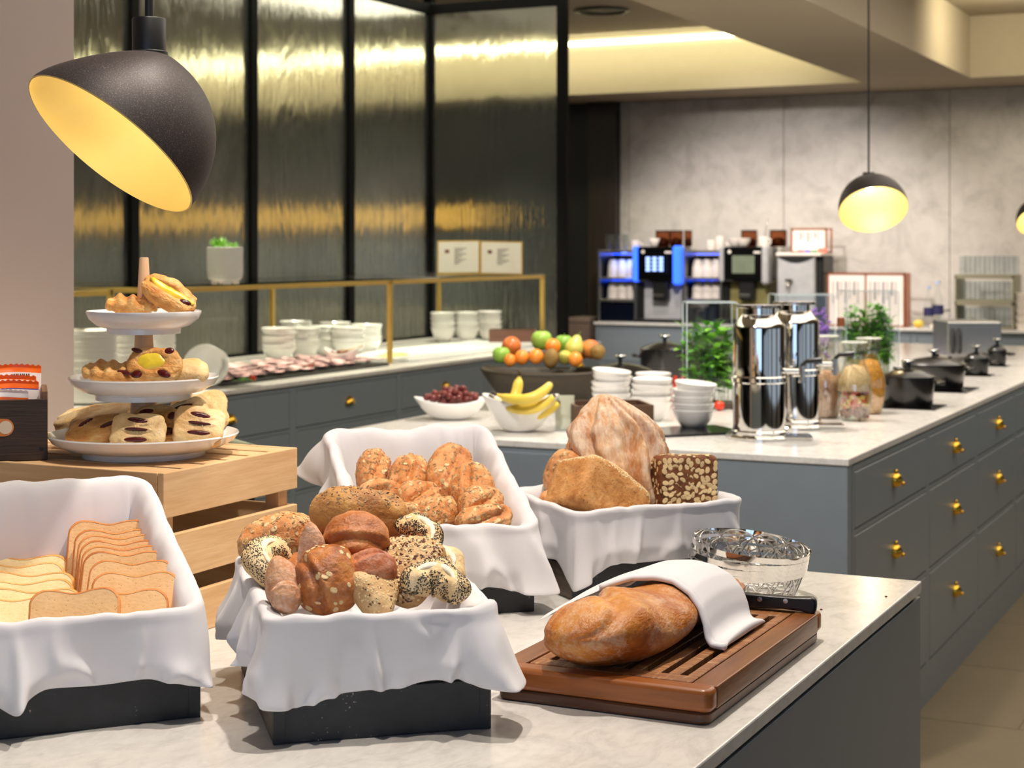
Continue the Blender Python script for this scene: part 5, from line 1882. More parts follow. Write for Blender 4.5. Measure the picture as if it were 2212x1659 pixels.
pot('farthest black casserole, fourth on the island edge', 2134, 2174, 786, 815, 8.2, .9)
pot('black casserole, standing right of the fruit trough', 1272, 1408, 800, 850, 6.6, .9, False, False)
pot('tall black casserole, left of the basil box', 1382, 1490, 772, 842, 7.2, .9, False, False)

# toaster at the far end
p = deep(2046, 790, 8.6); p.z = .9205
t = thing('conveyor_toaster', 'boxy steel toaster with a ribbed side at the far end of the island', 'toaster', p, YAW)
s_ = 8.6 / FPX
MB().box((0, 0, .02), (118 * s_, .3, 84 * s_)).build('body', M_steel, t, bevel=.008)
for k in range(9):
    MB().box((38 * s_, -.004, .05 + k * .014), (100 * s_, 0, .058 + k * .014)).build('rib', M_steel, t)
MB().tube([(12 * s_, -.01, .04), (12 * s_, -.03, .05), (12 * s_, -.03, .15), (12 * s_, -.01, .16)], .006, 8).build('handle', M_black, t, smooth='all')
MB().tube([(26 * s_, -.01, .04), (26 * s_, -.03, .05), (26 * s_, -.03, .15), (26 * s_, -.01, .16)], .006, 8).build('handle', M_black, t, smooth='all')
for x in (.02, 110 * s_):
    for y in (.02, .28):
        MB().cyl(.012, 0, .022, 10, Matrix.Translation((x, y, 0))).build('foot', M_black, t)

# white bowls on the island front
def bowl_me(r, h, name='bowl'):
    pr = [(r * .45, 0), (r * .5, .002), (r * .8, h * .45), (r, h), (r * .985, h + .0015), (r * .965, h), (r * .77, h * .47), (r * .45, h * .16), (.001, h * .14)]
    return MB().lathe(pr, 40, cap1=False)
proto = {}
def bowl_stack(labelf, group, px, py, d, r, h, n, step, tilts=(), cat='bowl'):
    p = deep(px, py, d); p.z = .9205
    for k in range(n):
        key = (round(r, 3), round(h, 3))
        if key not in proto:
            o = bowl_me(r, h).build('bowl', M_white, None, smooth=True); proto[key] = o.data
        else:
            o = bpy.data.objects.new('bowl', proto[key]); COL.objects.link(o)
        o.location = p + Vector((.003 * math.sin(k * 2.1), .003 * math.cos(k * 3.3), k * step))
        if k in tilts: o.rotation_euler = (0, R(tilts[k]), 0)
        tagp(o, labelf(k, n), cat, group)
ORD = ['bottom', 'second', 'third', 'fourth', 'fifth', 'sixth', 'seventh', 'eighth', 'ninth', 'tenth', 'eleventh', 'twelfth', 'thirteenth', 'fourteenth', 'fifteenth', 'sixteenth', 'seventeenth', 'eighteenth', 'nineteenth', 'twentieth'] + ['%d%s' % (n, {1: 'st', 2: 'nd', 3: 'rd'}.get(n % 10, 'th')) for n in range(21, 40)]
def lbf(what):
    return lambda k, n: (('top' if k == n - 1 and n > 1 else ORD[k]) + ' white bowl of the ' + what)
for i, (px, py, d, n, w) in enumerate(((1497, 922, 5.35, 5, 'right-hand stack on the island, before the basil box'), (1407, 912, 5.62, 5, 'middle stack on the island, behind the country loaf'), (1320, 906, 5.74, 6, 'left stack on the island, right of the fruit trough'))):
    bowl_stack(lbf(w), 'white bowls on the island', px, py - 2, d, .068, .062, n, .0195 if i else .0215, {n - 1: 6 if i != 1 else 0, n - 2: 2})
bowl_stack(lbf('pair behind the middle stack'), 'white bowls on the island', 1412, 868, 6.1, .066, .062, 3, .03)

# dark wooden cutlery box
M_oldbox = wood('old_box_wood', (104, 72, 46), (58, 40, 28), 'X', .6, 1.2, False, .4)
p = deep(1244, 936, 5.22); p.z = .9205
t = thing('wooden_box', 'open dark wooden box behind the country loaf on the island', 'box', p, YAW + R(9))
w, dp, h = .25, .20, .085
MB().box((0, 0, 0), (w, .01, h)).build('front_board', M_oldbox, t, bevel=.001)
MB().box((0, dp - .01, 0), (w, dp, h)).build('back_board', M_oldbox, t, bevel=.001)
MB().box((0, .01, 0), (.01, dp - .01, h)).build('side_board', M_oldbox, t, bevel=.001)
MB().box((w - .01, .01, 0), (w, dp - .01, h)).build('side_board', M_oldbox, t, bevel=.001)
MB().box((.01, .01, 0), (w - .01, dp - .01, .008)).build('base_board', M_oldbox, t)
e = MB().prism(rr((0, 0), (.30, .22), .012), 0, .008).build('slate_tray', M_blackgloss, None, smooth=True, bevel=.002)
e.location = at(1425, 946); e.location.z = .9204; e.rotation_euler.z = YAW + R(20)
tagp(e, 'black slate tray under the right-hand white bowls', 'tray')
# paper card stand
p = deep(1197, 928, 5.3); p.z = .9205
t = thing('card_stand', 'clear stand with a pale card right of the banana bowl', 'card', p, YAW)
MB().box((0, 0, 0), (.068, .003, .115)).build('cover', M_glass, t)
MB().box((.004, .0035, .004), (.064, .0045, .112)).build('card', plain('pale_card', (226, 222, 196), .7, vary=.03), t)
MB().box((0, -.02, 0), (.068, .02, .003)).build('base', M_glass, t)
# red sachets
p = deep(1443, 838, 6.25); p.z = .9205
for k in range(3):
    v = MB().box((0, 0, 0), (.016, .012, .10)).box((.002, -.0006, .03), (.014, 0, .055), mi=1)
    o = v.build('red_sachet', [M_redp, M_paper], None, bevel=.003)
    o.location = p + RGT * (.019 * k) + Vector((0, 0, 0)); o.rotation_euler = (0, R(6 * (k - 1)), YAW)
    tagp(o, 'slim red and white sachet standing behind the white bowls, ' + ['left', 'middle', 'right'][k] + ' of three', 'packet', 'red sachets')

# ------------------------------------------------------------------ fruit
M_trough = wood('fruit_trough_wood', (62, 52, 32), (36, 30, 18), 'X', .55, .7, False, .4)
fc = deep(1183, 848, 6.05); fc.z = .9205
V, F = [], []
nu, nv = 56, 14
for k in range(nv + 1):
    f = k / nv
    for i in range(nu):
        a = 2 * PI * i / nu
        c_, s_2 = math.cos(a), math.sin(a)
        ex = (abs(c_) ** 2.6 + abs(s_2) ** 2.6) ** (-1 / 2.6)
        g = .50 + .50 * f ** .75
        V.append((.238 * ex * c_ * g, .15 * ex * s_2 * (.45 + .55 * f ** .7), .128 * f + .012 * f * f * abs(c_) ** 3))
for k in range(nv):
    for i in range(nu):
        j = (i + 1) % nu
        F.append((k * nu + i, k * nu + j, (k + 1) * nu + j, (k + 1) * nu + i))
F.append(tuple(reversed(range(nu))))
o = MB().add(V, F).build('fruit_trough', M_trough, None, smooth='all', solid=.014)
o.location = fc + Vector((0, 0, .007)); o.rotation_euler.z = YAW + R(-4)
tagp(o, 'long dark wooden trough heaped with fruit on the island', 'bowl')
def skin(name, c, c2, vs=14, rough=.35):
    m, nt, b = new_mat(name)
    v = coords(nt)
    nt.links.new(ramp(nt, tex(nt, v, vs, 3), [(.35, rgb(c)), (.68, rgb(c2))]), b.inputs['Base Color'])
    b.inputs['Roughness'].default_value = rough
    bump(nt, b, tex(nt, v, 240, 2), .08, .001)
    return m
M_gapple = skin('green_apple', (126, 176, 58), (166, 204, 88))
M_orng = skin('orange_peel', (232, 130, 40), (244, 156, 60))
M_apric = skin('apricot_peel', (222, 126, 58), (204, 92, 44), 9)
M_pear = skin('pear_peel', (186, 186, 80), (206, 198, 102), 9)
M_kiwi = skin('kiwi_peel', (150, 116, 54), (120, 92, 42), 20, .7)
M_peach = skin('peach_peel', (226, 156, 66), (198, 104, 52), 7, .6)
def fruit(kind, label, px, py, d, r, mat, rot=(0, 0, 0)):
    fp = {'apple': [(.05, -.82), (.45, -.92), (.8, -.62), (1, 0), (.92, .5), (.6, .82), (.25, .84), (.02, .66)],
          'round': [(.02, -1), (.5, -.86), (.86, -.5), (1, 0), (.86, .5), (.5, .86), (.1, .97), (.01, .94)],
          'pear': [(.05, -.8), (.6, -.8), (.95, -.35), (.98, .1), (.72, .65), (.45, 1.1), (.3, 1.35), (.02, 1.42)],
          'kiwi': [(.02, -1.25), (.5, -1.05), (.85, -.6), (.95, 0), (.85, .6), (.5, 1.05), (.02, 1.25)]}[
              {'apple': 'apple', 'pear': 'pear', 'kiwi': 'kiwi'}.get(kind, 'round')]
    o = MB().lathe([(a * r, b * r) for a, b in fp], 22, cap0=False, cap1=False).build(kind, mat, None, smooth='all', sub=1)
    if kind in ('apple', 'pear'):
        zt = (.62 if kind == 'apple' else 1.38) * r
        MB().tube([(0, 0, zt), (.1 * r, 0, zt + .4 * r)], .0016, 6).build('stem', M_stem, o)
    o.location = deep(px, py, d)
    o.rotation_euler = tuple(R(a) for a in rot)
    tagp(o, label, 'fruit', 'fruit in the wooden trough')
for a in (('apple', 'green apple on top of the fruit heap', 1170, 735, 6.08, .040, M_gapple),
          ('apple', 'green apple at the back of the fruit heap, right of the top one', 1218, 742, 6.16, .036, M_gapple),
          ('apple', 'green apple at the left end of the fruit trough', 1083, 767, 6.02, .034, M_gapple),
          ('peach', 'peach at the upper left of the fruit heap', 1105, 748, 6.10, .038, M_apric),
          ('orange', 'small orange below the top green apple', 1194, 748, 6.0, .030, M_orng, (20, 0, 0)),
          ('pear', 'pale pear right of the top apple', 1240, 752, 6.02, .036, M_pear, (-20, 12, 0)),
          ('peach', 'peach at the right of the pear', 1276, 754, 6.06, .036, M_peach),
          ('kiwi', 'brown kiwi at the right end of the fruit trough', 1291, 760, 5.98, .031, M_kiwi, (80, 0, 20)),
          ('kiwi', 'brown kiwi in the front middle of the trough', 1190, 774, 5.95, .030, M_kiwi, (0, 10, 0)),
          ('orange', 'orange left of the front kiwi', 1158, 770, 5.96, .029, M_orng),
          ('orange', 'orange second from the left in the front row', 1127, 772, 5.97, .028, M_orng),
          ('orange', 'orange low at the left front of the trough', 1102, 778, 5.97, .024, M_orng),
          ('orange', 'orange at the right front of the trough', 1243, 776, 5.95, .027, M_orng),
          ('pear', 'pear lying beside the front kiwi', 1220, 772, 5.98, .028, M_pear, (70, 30, 0)),
          ('peach', 'peach at the back right of the heap', 1262, 757, 6.14, .032, M_peach)):
    fruit(*a)
# grapes in a shallow boat bowl
def boat(label, px, py, d, L, Wd, H, lift, rz=0, name='boat_bowl', mat=None):
    V, F = [], []
    nu, nv = 48, 12
    for k in range(nv + 1):
        f = k / nv
        for i in range(nu):
            a = 2 * PI * i / nu
            c_, s_2 = math.cos(a), math.sin(a)
            g = .30 + .70 * f ** .8
            z = H * f ** 1.4 + lift * f * f * (c_ * c_)
            V.append((L * c_ * g, Wd * s_2 * g, z))
    for k in range(nv):
        for i in range(nu):
            j = (i + 1) % nu
            F.append((k * nu + i, k * nu + j, (k + 1) * nu + j, (k + 1) * nu + i))
    F.append(tuple(reversed(range(nu))))
    o = MB().add(V, F).build(name, mat or M_white, None, smooth='all', solid=.004)
    p = deep(px, py, d); p.z = .9232
    o.location = p
    o.rotation_euler.z = YAW + R(rz)
    return tagp(o, label, 'bowl'), p
_, gp = boat('white boat shaped bowl of dark grapes on the island', 975, 906, 5.65, .126, .080, .055, .020, 4)
M_grape = skin('grape_skin', (96, 40, 40), (134, 66, 58), 60, .22)
gme = None
rg = random.Random(21)
pts = []
tries = 0
while len(pts) < 62 and tries < 9000:
    tries += 1
    x, y = rg.uniform(-.088, .088), rg.uniform(-.055, .055)
    z_up = .014
    rr2 = (x / .092) ** 2 + (y / .06) ** 2
    if rr2 > 1: continue
    z = z_up + rg.uniform(.030 + .03 * rr2, .100 - .045 * rr2)
    if all((x - a) ** 2 + (y - b_) ** 2 + (z - c) ** 2 > .0178 ** 2 for a, b_, c in pts): pts.append((x, y, z))
for k, (x, y, z) in enumerate(pts):
    if gme is None:
        o = MB().ball((0, 0, 0), .0114, 14, sc3=(1, 1, 1.15)).build('grape', M_grape, None, smooth='all'); gme = o.data
    else:
        o = bpy.data.objects.new('grape', gme); COL.objects.link(o)
    o.location = gp + RGT * x + FWD * y + UP * z
    o.rotation_euler = (rg.random(), rg.random(), rg.random())
    tagp(o, 'dark red grape in the white boat bowl', 'grape', 'grapes in the boat bowl')
# bananas
_, bp_ = boat('deep white bowl of bananas on the island beside the grapes', 1124, 932, 5.28, .120, .085, .098, .018, -6, 'banana_bowl')
M_ban = skin('banana_peel', (226, 196, 66), (236, 210, 96), 10)
M_bant = plain('banana_tip', (70, 56, 34), .6)
def banana(label, pts, r):
    P = []
    for i in range(17):
        f = i / 16
        a, b_, c = [Vector(q) for q in pts]
        P.append(a * (1 - f) ** 2 + b_ * 2 * f * (1 - f) + c * f * f)
    rad = [r * (.42 + .58 * min(1, math.sin(PI * min(.5, (i / 16) * 1.6)) if i < 6 else 1) * (1 if i < 13 else 1 - .6 * ((i - 12) / 4) ** 1.4)) for i in range(17)]
    rad[0] = rad[1] = r * .34
    t = MB().tube([q for q in P], rad, 10).build('banana', M_ban, None, smooth='all', sub=1)
    c = P[8]
    o = t
    MB().tube([P[16], P[16] + (P[16] - P[15]).normalized() * .006], [r * .36, r * .3], 8).build('tip', M_bant, o, smooth='all')
    MB().tube([P[0] + (P[0] - P[1]).normalized() * .02, P[0]], [r * .3, r * .36], 8).build('stalk', M_bant, o, smooth='all')
    tagp(o, label, 'banana', 'bananas in the white bowl')
def bq(px, py, d): return deep(px, py, d)
banana('uppermost banana lying across the bowl, curved upward', (bq(1072, 852, 5.22), bq(1150, 884, 5.12), bq(1190, 828, 5.2)), .0175)
banana('middle banana in the bowl under the uppermost one', (bq(1066, 860, 5.26), bq(1140, 912, 5.16), bq(1196, 856, 5.2)), .0175)
banana('lowest banana at the right rim of the bowl', (bq(1080, 874, 5.3), bq(1150, 925, 5.2), bq(1206, 870, 5.26)), .017)
banana('banana end standing upright behind the others', (bq(1122, 812, 5.36), bq(1118, 850, 5.36), bq(1100, 890, 5.32)), .018)
# ------------------------------------------------------------------ wall counter under the glass shelves
M_white2 = plain('white_stoneware', (238, 236, 228), .25, vary=.02)
proto_plate = None
def plates(px, py, d, r, n, what):
    global proto_plate
    p = deep(px, py, d); p.z = .9205
    for k in range(n):
        if proto_plate is None:
            pr = [(.07, 0), (.075, .001), (.105, .003), (.1245, .0085), (.1255, .0105), (.1255, .0175), (.123, .0182), (.098, .008), (.06, .004), (.001, .004)]
            o = MB().lathe(pr, 40, cap1=False).build('dinner_plate', M_white2, None, smooth=True); proto_plate = o.data
        else:
            o = bpy.data.objects.new('dinner_plate', proto_plate); COL.objects.link(o)
        o.scale = (r / .125, r / .125, 1)
        o.location = p + Vector((.0015 * math.sin(k * 2.7), .0015 * math.cos(k * 1.9), k * .0098))
        tagp(o, ('top' if k == n - 1 else ORD[k]) + ' white plate of the tall stack ' + what, 'plate', 'stacked white plates ' + what)
plates(190, 812, 6.25, .105, 27, 'hidden half by the pale wall')
plates(262, 806, 6.55, .10, 26, 'behind the middle tier of the pastry stand')
plates(325, 800, 6.85, .10, 25, 'right of the stand post')
for i, (px, py, d, n, h, w) in enumerate(((602, 778, 8.55, 6, .07, 'far left stack under the plant shelf'), (655, 780, 8.75, 5, .08, 'second stack from the left under the plant shelf'), (706, 778, 8.95, 5, .08, 'third stack from the left under the plant shelf'),
                                          (752, 780, 8.85, 5, .08, 'fourth stack under the plant shelf'), (790, 776, 9.15, 5, .08, 'fifth stack beside the brass post'),
                                          (640, 762, 9.1, 6, .08, 'back stack on the left under the plant shelf'), (722, 760, 9.3, 5, .085, 'back stack in the middle under the plant shelf'))):
    bowl_stack(lbf(w), 'white bowls under the plant shelf', px, py, d, .088, h, n, .020)
for i, (px, py, d, n, w) in enumerate(((957, 738, 10.3, 4, 'left stack under the menu book'), (1008, 738, 10.35, 4, 'middle stack under the menu book'), (1058, 736, 10.5, 4, 'right stack under the menu book'))):
    bowl_stack(lbf(w), 'white bowls under the menu book', px, py, d, .078, .09, n, .030)
bowl_stack(lambda k, n: 'tipped white bowl lying beside the cold cuts', 'tipped bowls', 462, 842, 6.95, .085, .08, 1, .02)
bpy.data.objects['bowl'].name
for o in [o for o in COL.objects if o.get('label') == 'tipped white bowl lying beside the cold cuts']:
    o.rotation_euler = ((Matrix.Rotation(YAW, 3, 'Z') @ Euler((R(62), R(-14), 0)).to_matrix()).to_euler()); o.location.z = .975
e = dup(o, o.location + RGT * -.035 + FWD * .05 + UP * .012, rot=o.rotation_euler.copy(), label='second tipped white bowl leaning behind the first by the cold cuts')

def tray_at(name, label, c0, c1, depth_, mat, h=.014):
    a, b = at(*c0), at(*c1)
    x1 = -4.14
    o = MB().prism(rr((0, 0), (depth_, abs(b.y - a.y)), .02), 0, h).build(name, mat, None, smooth=True, bevel=.003)
    o.location = (x1 - depth_, min(a.y, b.y), .9204)
    return tagp(o, label, 'tray')
M_slate = plain('dark_slate', (40, 42, 40), .4)
tr = tray_at('cold_cut_tray', 'dark tray of pink ham and cold cuts on the wall counter', (490, 835), (800, 788), .52, M_slate)
M_ham = skin('ham_slice', (244, 182, 188), (252, 222, 216), 30, .45)
M_cheese = skin('cheese_slice', (244, 220, 130), (250, 234, 170), 20, .45)
ham = None
rg = random.Random(8)
hy0 = tr.location.y
hl = abs(at(490, 835).y - at(800, 788).y)
for k in range(44):
    if ham is None:
        mb = MB()
        V, F = [], []
        for q in range(5):
            for i in range(16):
                a = 2 * PI * i / 16
                r_ = .072 * q / 4
                V.append((r_ * math.cos(a), r_ * math.sin(a) * .8, .004 * math.sin(a * 3) * (q / 4) + .002 + .003 * math.cos(a * 2) * q / 4))
        for q in range(4):
            for i in range(16):
                j = (i + 1) % 16
                F.append((q * 16 + i, q * 16 + j, (q + 1) * 16 + j, (q + 1) * 16 + i))
        o = mb.add(V, F).build('ham_slice', M_ham, None, smooth='all', solid=.002); ham = o.data
    else:
        o = bpy.data.objects.new('ham_slice', ham); COL.objects.link(o)
        m = o.modifiers.new('solidify', 'SOLIDIFY'); m.thickness = .002
    row = k % 4
    o.location = (tr.location.x + .08 + row * .12 + rg.uniform(-.01, .01), hy0 + .06 + (k // 4) * (hl - .12) / 10.0, .9204 + .0215 + .0012 * k / 4)
    o.rotation_euler = (R(-5), R(rg.uniform(-3, 3)), rg.uniform(-.4, .4))
    tagp(o, ORD[k // 4] + ' pink ham slice from the pastry stand along the ' + ['back', 'third', 'second', 'front'][row] + ' row of the dark tray', 'ham slice', 'slices of ham on the dark tray')
for k, (px, py) in enumerate(((546, 822), (672, 797))):
    e = dup(tm, at(px, py, .94), label='red tomato half garnishing the ham tray, ' + ('nearer the pastry stand' if k == 0 else 'nearer the sauce bowl'), group='garnish tomatoes', scale=.8)
    e.location.z = .9352
    g = MB()
    for j in range(26):
        a = rg.random() * 6.28
        g.ball((.05 * math.cos(a) * rg.random() , .05 * math.sin(a) * rg.random() , .01 * rg.random()), .008, 6, sc3=(1, .8, .4))
    g = g.build('parsley_garnish', M_leafd, None, smooth='all')
    g.location = at(px - 18, py, .94); g.location.z = .938
    tagp(g, 'sprig of parsley beside the ' + ('first' if k == 0 else 'second') + ' garnish tomato', 'herb', 'parsley garnish')
tr2 = tray_at('ice_tray', 'bright white tray beyond the brass post under the menu book', (838, 782), (1085, 744), .5, plain('white_tray', (246, 248, 248), .3, vary=.02), .02)
che = None
for k in range(6):
    if che is None:
        o = MB().box((-.04, -.03, 0), (.04, .03, .004)).build('cheese_slice', M_cheese, None, bevel=.001); che = o.data
    else:
        o = bpy.data.objects.new('cheese_slice', che); COL.objects.link(o)
    o.location = (tr2.location.x + .30 + .015 * (k % 3), tr2.location.y + .06 + .022 * k, .9204 + .021 + .0045 * k * .3)
    o.rotation_euler = (R(8), 0, .2 * k)
    tagp(o, ORD[k] + ' yellow cheese slice from the brass post on the white tray', 'cheese slice', 'cheese slices')
_, q = boat('white pouring bowl of nuts on the ham tray by the brass post', 738, 800, 8.15, .085, .055, .062, .03, -10, 'sauce_bowl')
o = MB()
rg = random.Random(4)
for k in range(26):
    o.ball((rg.uniform(-.05, .03), rg.uniform(-.03, .03), .062 + rg.uniform(-.006, .012)), .010, 7, sc3=(1, .8, .7))
o = o.build('nut_pieces', M_nut, None, smooth='all'); o.location = q; o.rotation_euler.z = YAW; o['kind'] = 'stuff'
tagp(o, 'brown nuts filling the white pouring bowl', 'nuts')
MB().tube([(-.02, 0, .07), (.07, .01, .085), (.10, .012, .10)], [.006, .005, .007], 8).build('serving_spoon', plain('cream_spoon', (226, 206, 170), .4), None, smooth='all')
o = bpy.data.objects['serving_spoon']; o.location = q; o.rotation_euler.z = YAW
tagp(o, 'cream spoon sticking out of the bowl of nuts', 'spoon')
p = deep(1056, 742, 9.9); p.z = .9205
t = thing('wooden_box', 'brown wooden box at the far end of the wall counter', 'box', p, YAW)
MB().box((0, 0, 0), (.285, .012, .092)).build('front_board', wood('redbrown_box', (150, 104, 88), (112, 74, 60), 'X', .5, .8), t, bevel=.002)
MB().box((0, .168, 0), (.285, .18, .092)).build('back_board', M_oldbox, t)
MB().box((0, .012, 0), (.012, .168, .092)).build('side_board', M_oldbox, t)
MB().box((.273, .012, 0), (.285, .168, .092)).build('side_board', M_oldbox, t)
# plant pot on the glass shelf
zs = .92 + .4265
p = deep(486, 600, 7.05); p.z = zs
t = thing('plant_pot', 'small white ribbed pot with a green succulent on the glass shelf', 'plant', p)
pr = [(.045, .0), (.05, .010), (.064, .018), (.072, .03), (.074, .06), (.074, .155), (.070, .156), (.069, .14), (.001, .138)]
MB().lathe(pr[1:], 96, rib=.013, cap0=True, cap1=False).build('pot', M_white2, t, smooth=True)
for k in range(4):
    a = PI / 2 * k + .8
    MB().box((-.018, -.012, 0), (.018, .012, .016), Matrix.Translation((.045 * math.cos(a), .045 * math.sin(a), 0)) @ Matrix.Rotation(a + PI / 2, 4, 'Z')).build('foot', M_white2, t, bevel=.003)
M_succ = plain('succulent_leaf', (104, 170, 40), .4, vary=.25, vs=30)
for cx, cy, s, n in ((-.03, 0, 1.0, 20), (.035, .01, .55, 14)):
    for k in range(n):
        a = 2.4 * k
        el = .25 + .9 * k / n
        L = .052 * s
        d0 = Vector((math.cos(a) * math.cos(el), math.sin(a) * math.cos(el), math.sin(el)))
        b0 = Vector((cx, cy, .150))
        MB().tube([b0, b0 + d0 * L * .5, b0 + d0 * L + Vector((0, 0, .004))], [.006 * s, .009 * s, .001], 6, flat=(1, .5)).build('leaf', M_succ, t, smooth='all')
# open menu book
p = deep(944, 592, 9.75); p.z = zs
t = thing('menu_book', 'open gold edged menu book standing on the far glass shelf', 'menu', p, YAW)
M_pg = plain('menu_page', (232, 226, 212), .7, vary=.02)
M_goldp = plain('gold_edge', (206, 166, 74), .4, .6)
tx = plain('menu_print', (150, 144, 134), .7)
w, h = .25, .20
for k, an in ((0, R(-3)), (1, R(5))):
    Q = Matrix.Translation((k * w, 0, 0)) @ Matrix.Rotation(R(-14), 4, 'X') @ Matrix.Rotation(an, 4, 'Z')
    b1 = MB().box((0, .001, 0), (w, .006, h), Q).build('cover', M_goldp, t)
    pg = MB().box((.008, -.001, .008), (w - .008, .001, h - .008), Q).build('page', M_pg, t)
    for j in range(9):
        L = .07 - .02 * ((j * 7) % 3)
        MB().box((.10, -.0016, h - .05 - j * .011), (.10 + L, -.001, h - .046 - j * .011), Q).build('print_line', tx, pg)
    MB().box((.045, -.0016, h - .075), (.07, -.001, h - .055), Q).build('print_emblem', plain('menu_emblem', (120, 70, 50), .7), pg)

# dark chair behind the crate
p = deep(545, 945, 3.9)
M_chair = plain('chair_shell', (176, 182, 150), .45, vary=.05)
cx = p.copy(); cx.z = 0
t = thing('chair', 'chair with a curved pale back rail half hidden behind the pine crate', 'chair', cx, YAW)
pts = []
for k in range(13):
    a = R(-10 + 200 * k / 12)
    pts.append((-.10 + .26 * math.cos(a), .22 + .24 * math.sin(a) - .24, p.z - .01 - .04 * (math.cos(a) > .5) * 0))
MB().tube([(-.36 + .42 * f, .10 * math.sin(PI * f), (p.z + .004) - .052 * max(0, f - .35) ** 1.1 * 1.6) for f in [k / 14 for k in range(15)]], .013, 8).build('back_rail', M_chair, t, smooth='all')
MB().box((-.38, .02, .44), (.06, .44, .47)).build('seat', M_black, t, bevel=.01)
MB().box((-.34, .03, .56), (.0, .05, p.z - .02)).build('backrest', M_black, t, bevel=.01)
for x in (-.36, .04):
    for y in (.04, .42):
        MB().cyl(.012, 0, .44 if y > .1 else p.z - .03, 10, Matrix.Translation((x, y, 0))).build('leg', M_black, t, smooth=True)

# ------------------------------------------------------------------ back counter against the marble wall
YB = 12.30
M_cup = plain('white_cup', (238, 228, 218), .3, vary=.02)
M_bluel = emission('blue_light', (30, 80, 255), 2.6)
M_blueb = emission('blue_column', (44, 96, 255), 1.8)
M_screen = plain('dark_screen', (10, 14, 26), .15)
M_scr2 = plain('grey_screen', (112, 122, 104), .25)
M_icon = emission('screen_icon', (150, 180, 255), 1.6)
M_panelg = plain('machine_grey', (176, 176, 178), .4, 0.0)
M_hop = glass('hopper_amber', (.60, .34, .22), .05, 1.2)
M_copper = plain('copper_frame', (196, 120, 84), .35, .8)
def W0(px, py, Y=YB):
    p = onY(px, py, Y)
    return p
def sizeY(Y=YB, px=1500):
    r = (px - CX) / FPX
    return (Y / (r * SN + CS)) / FPX
class PX:
    """maps photo pixels of the back counter to local x, z of an object whose origin is on the counter"""
    def __init__(s, px0, Y=YB):
        s.o = onY(px0, 600, Y); s.o.z = .9205; s.Y = Y
    def x(s, px): return onY(px, 600, s.Y).x - s.o.x
    def z(s, px, py): return onY(px, py, s.Y).z - .9205
def bxp(m, mat, name, parent, px0, px1, py0, py1, y0, y1, bevel=.003, floor=False):
    z0 = 0 if floor else m.z((px0 + px1) / 2, py1)
    return MB().box((m.x(px0), y0, z0), (m.x(px1), y1, m.z((px0 + px1) / 2, py0))).build(name, mat, parent, bevel=bevel, seg=1)
CUPME = None
def cup_at(loc, label, group, scale=1.0, up=False):
    global CUPME
    if CUPME is None:
        o = MB().lathe([(.040, 0), (.041, .002), (.036, .05), (.027, .074), (.024, .078), (.001, .078)], 20, cap0=False).build('cup', M_cup, None, smooth=True); CUPME = o.data
    else:
        o = bpy.data.objects.new('cup', CUPME); COL.objects.link(o)
    o.location = loc
    o.scale = (scale * 1.22, scale * 1.22, scale * 1.8)
    if up: o.rotation_euler = (PI, 0, 0)
    tagp(o, label, 'cup', group)
def cuprack(label, px0, px1, which):
    m = PX(px0)
    t = thing('cup_rack', label, 'rack', m.o, 0, 'cup racks')
    y0, y1 = -.12, .16
    for a, b in ((px0, px0 + 5), (px1 - 5, px1)):
        bxp(m, M_steel, 'post', t, a, b, 540, 697, y0, y1, floor=True)
    for py, nme in ((541, 'top_shelf'), (599, 'shelf'), (645, 'shelf')):
        bxp(m, M_steel, nme, t, px0 + 5, px1 - 5, py, py + 5, y0, y1)
    for py in (547.5, 604.5):
        bxp(m, M_bluel, 'blue_light', t, px0 + 6, px1 - 6, py, py + 3, y1 - .03, y1 - .02, 0)
    bxp(m, M_black, 'back_panel', t, px0 + 5, px1 - 5, 552, 697, y1 - .01, y1, 0, True)
    bxp(m, M_screen, 'dark_door', t, px0 + 7, px1 - 7, 654, 696, y0 + .01, y0 + .04, 0, True)
    k = 0
    for row, py in ((0, 599), (1, 645)):
        for c in range(3):
            px = px0 + 22 + c * (px1 - px0 - 44) / 2
            cup_at(m.o + Vector((m.x(px), .0, m.z(px, py) + .0003)), 'white cup upside down in the ' + which + ' rack, ' + ('upper' if row == 0 else 'lower') + ' shelf, ' + ['left', 'middle', 'right'][c], 'cups in the racks', 1.0)
    return m
cuprack('steel cup rack with blue lights left of the first coffee machine', 1303, 1386, 'left')
cuprack('steel cup rack with blue lights between the two coffee machines', 1486, 1570, 'middle')
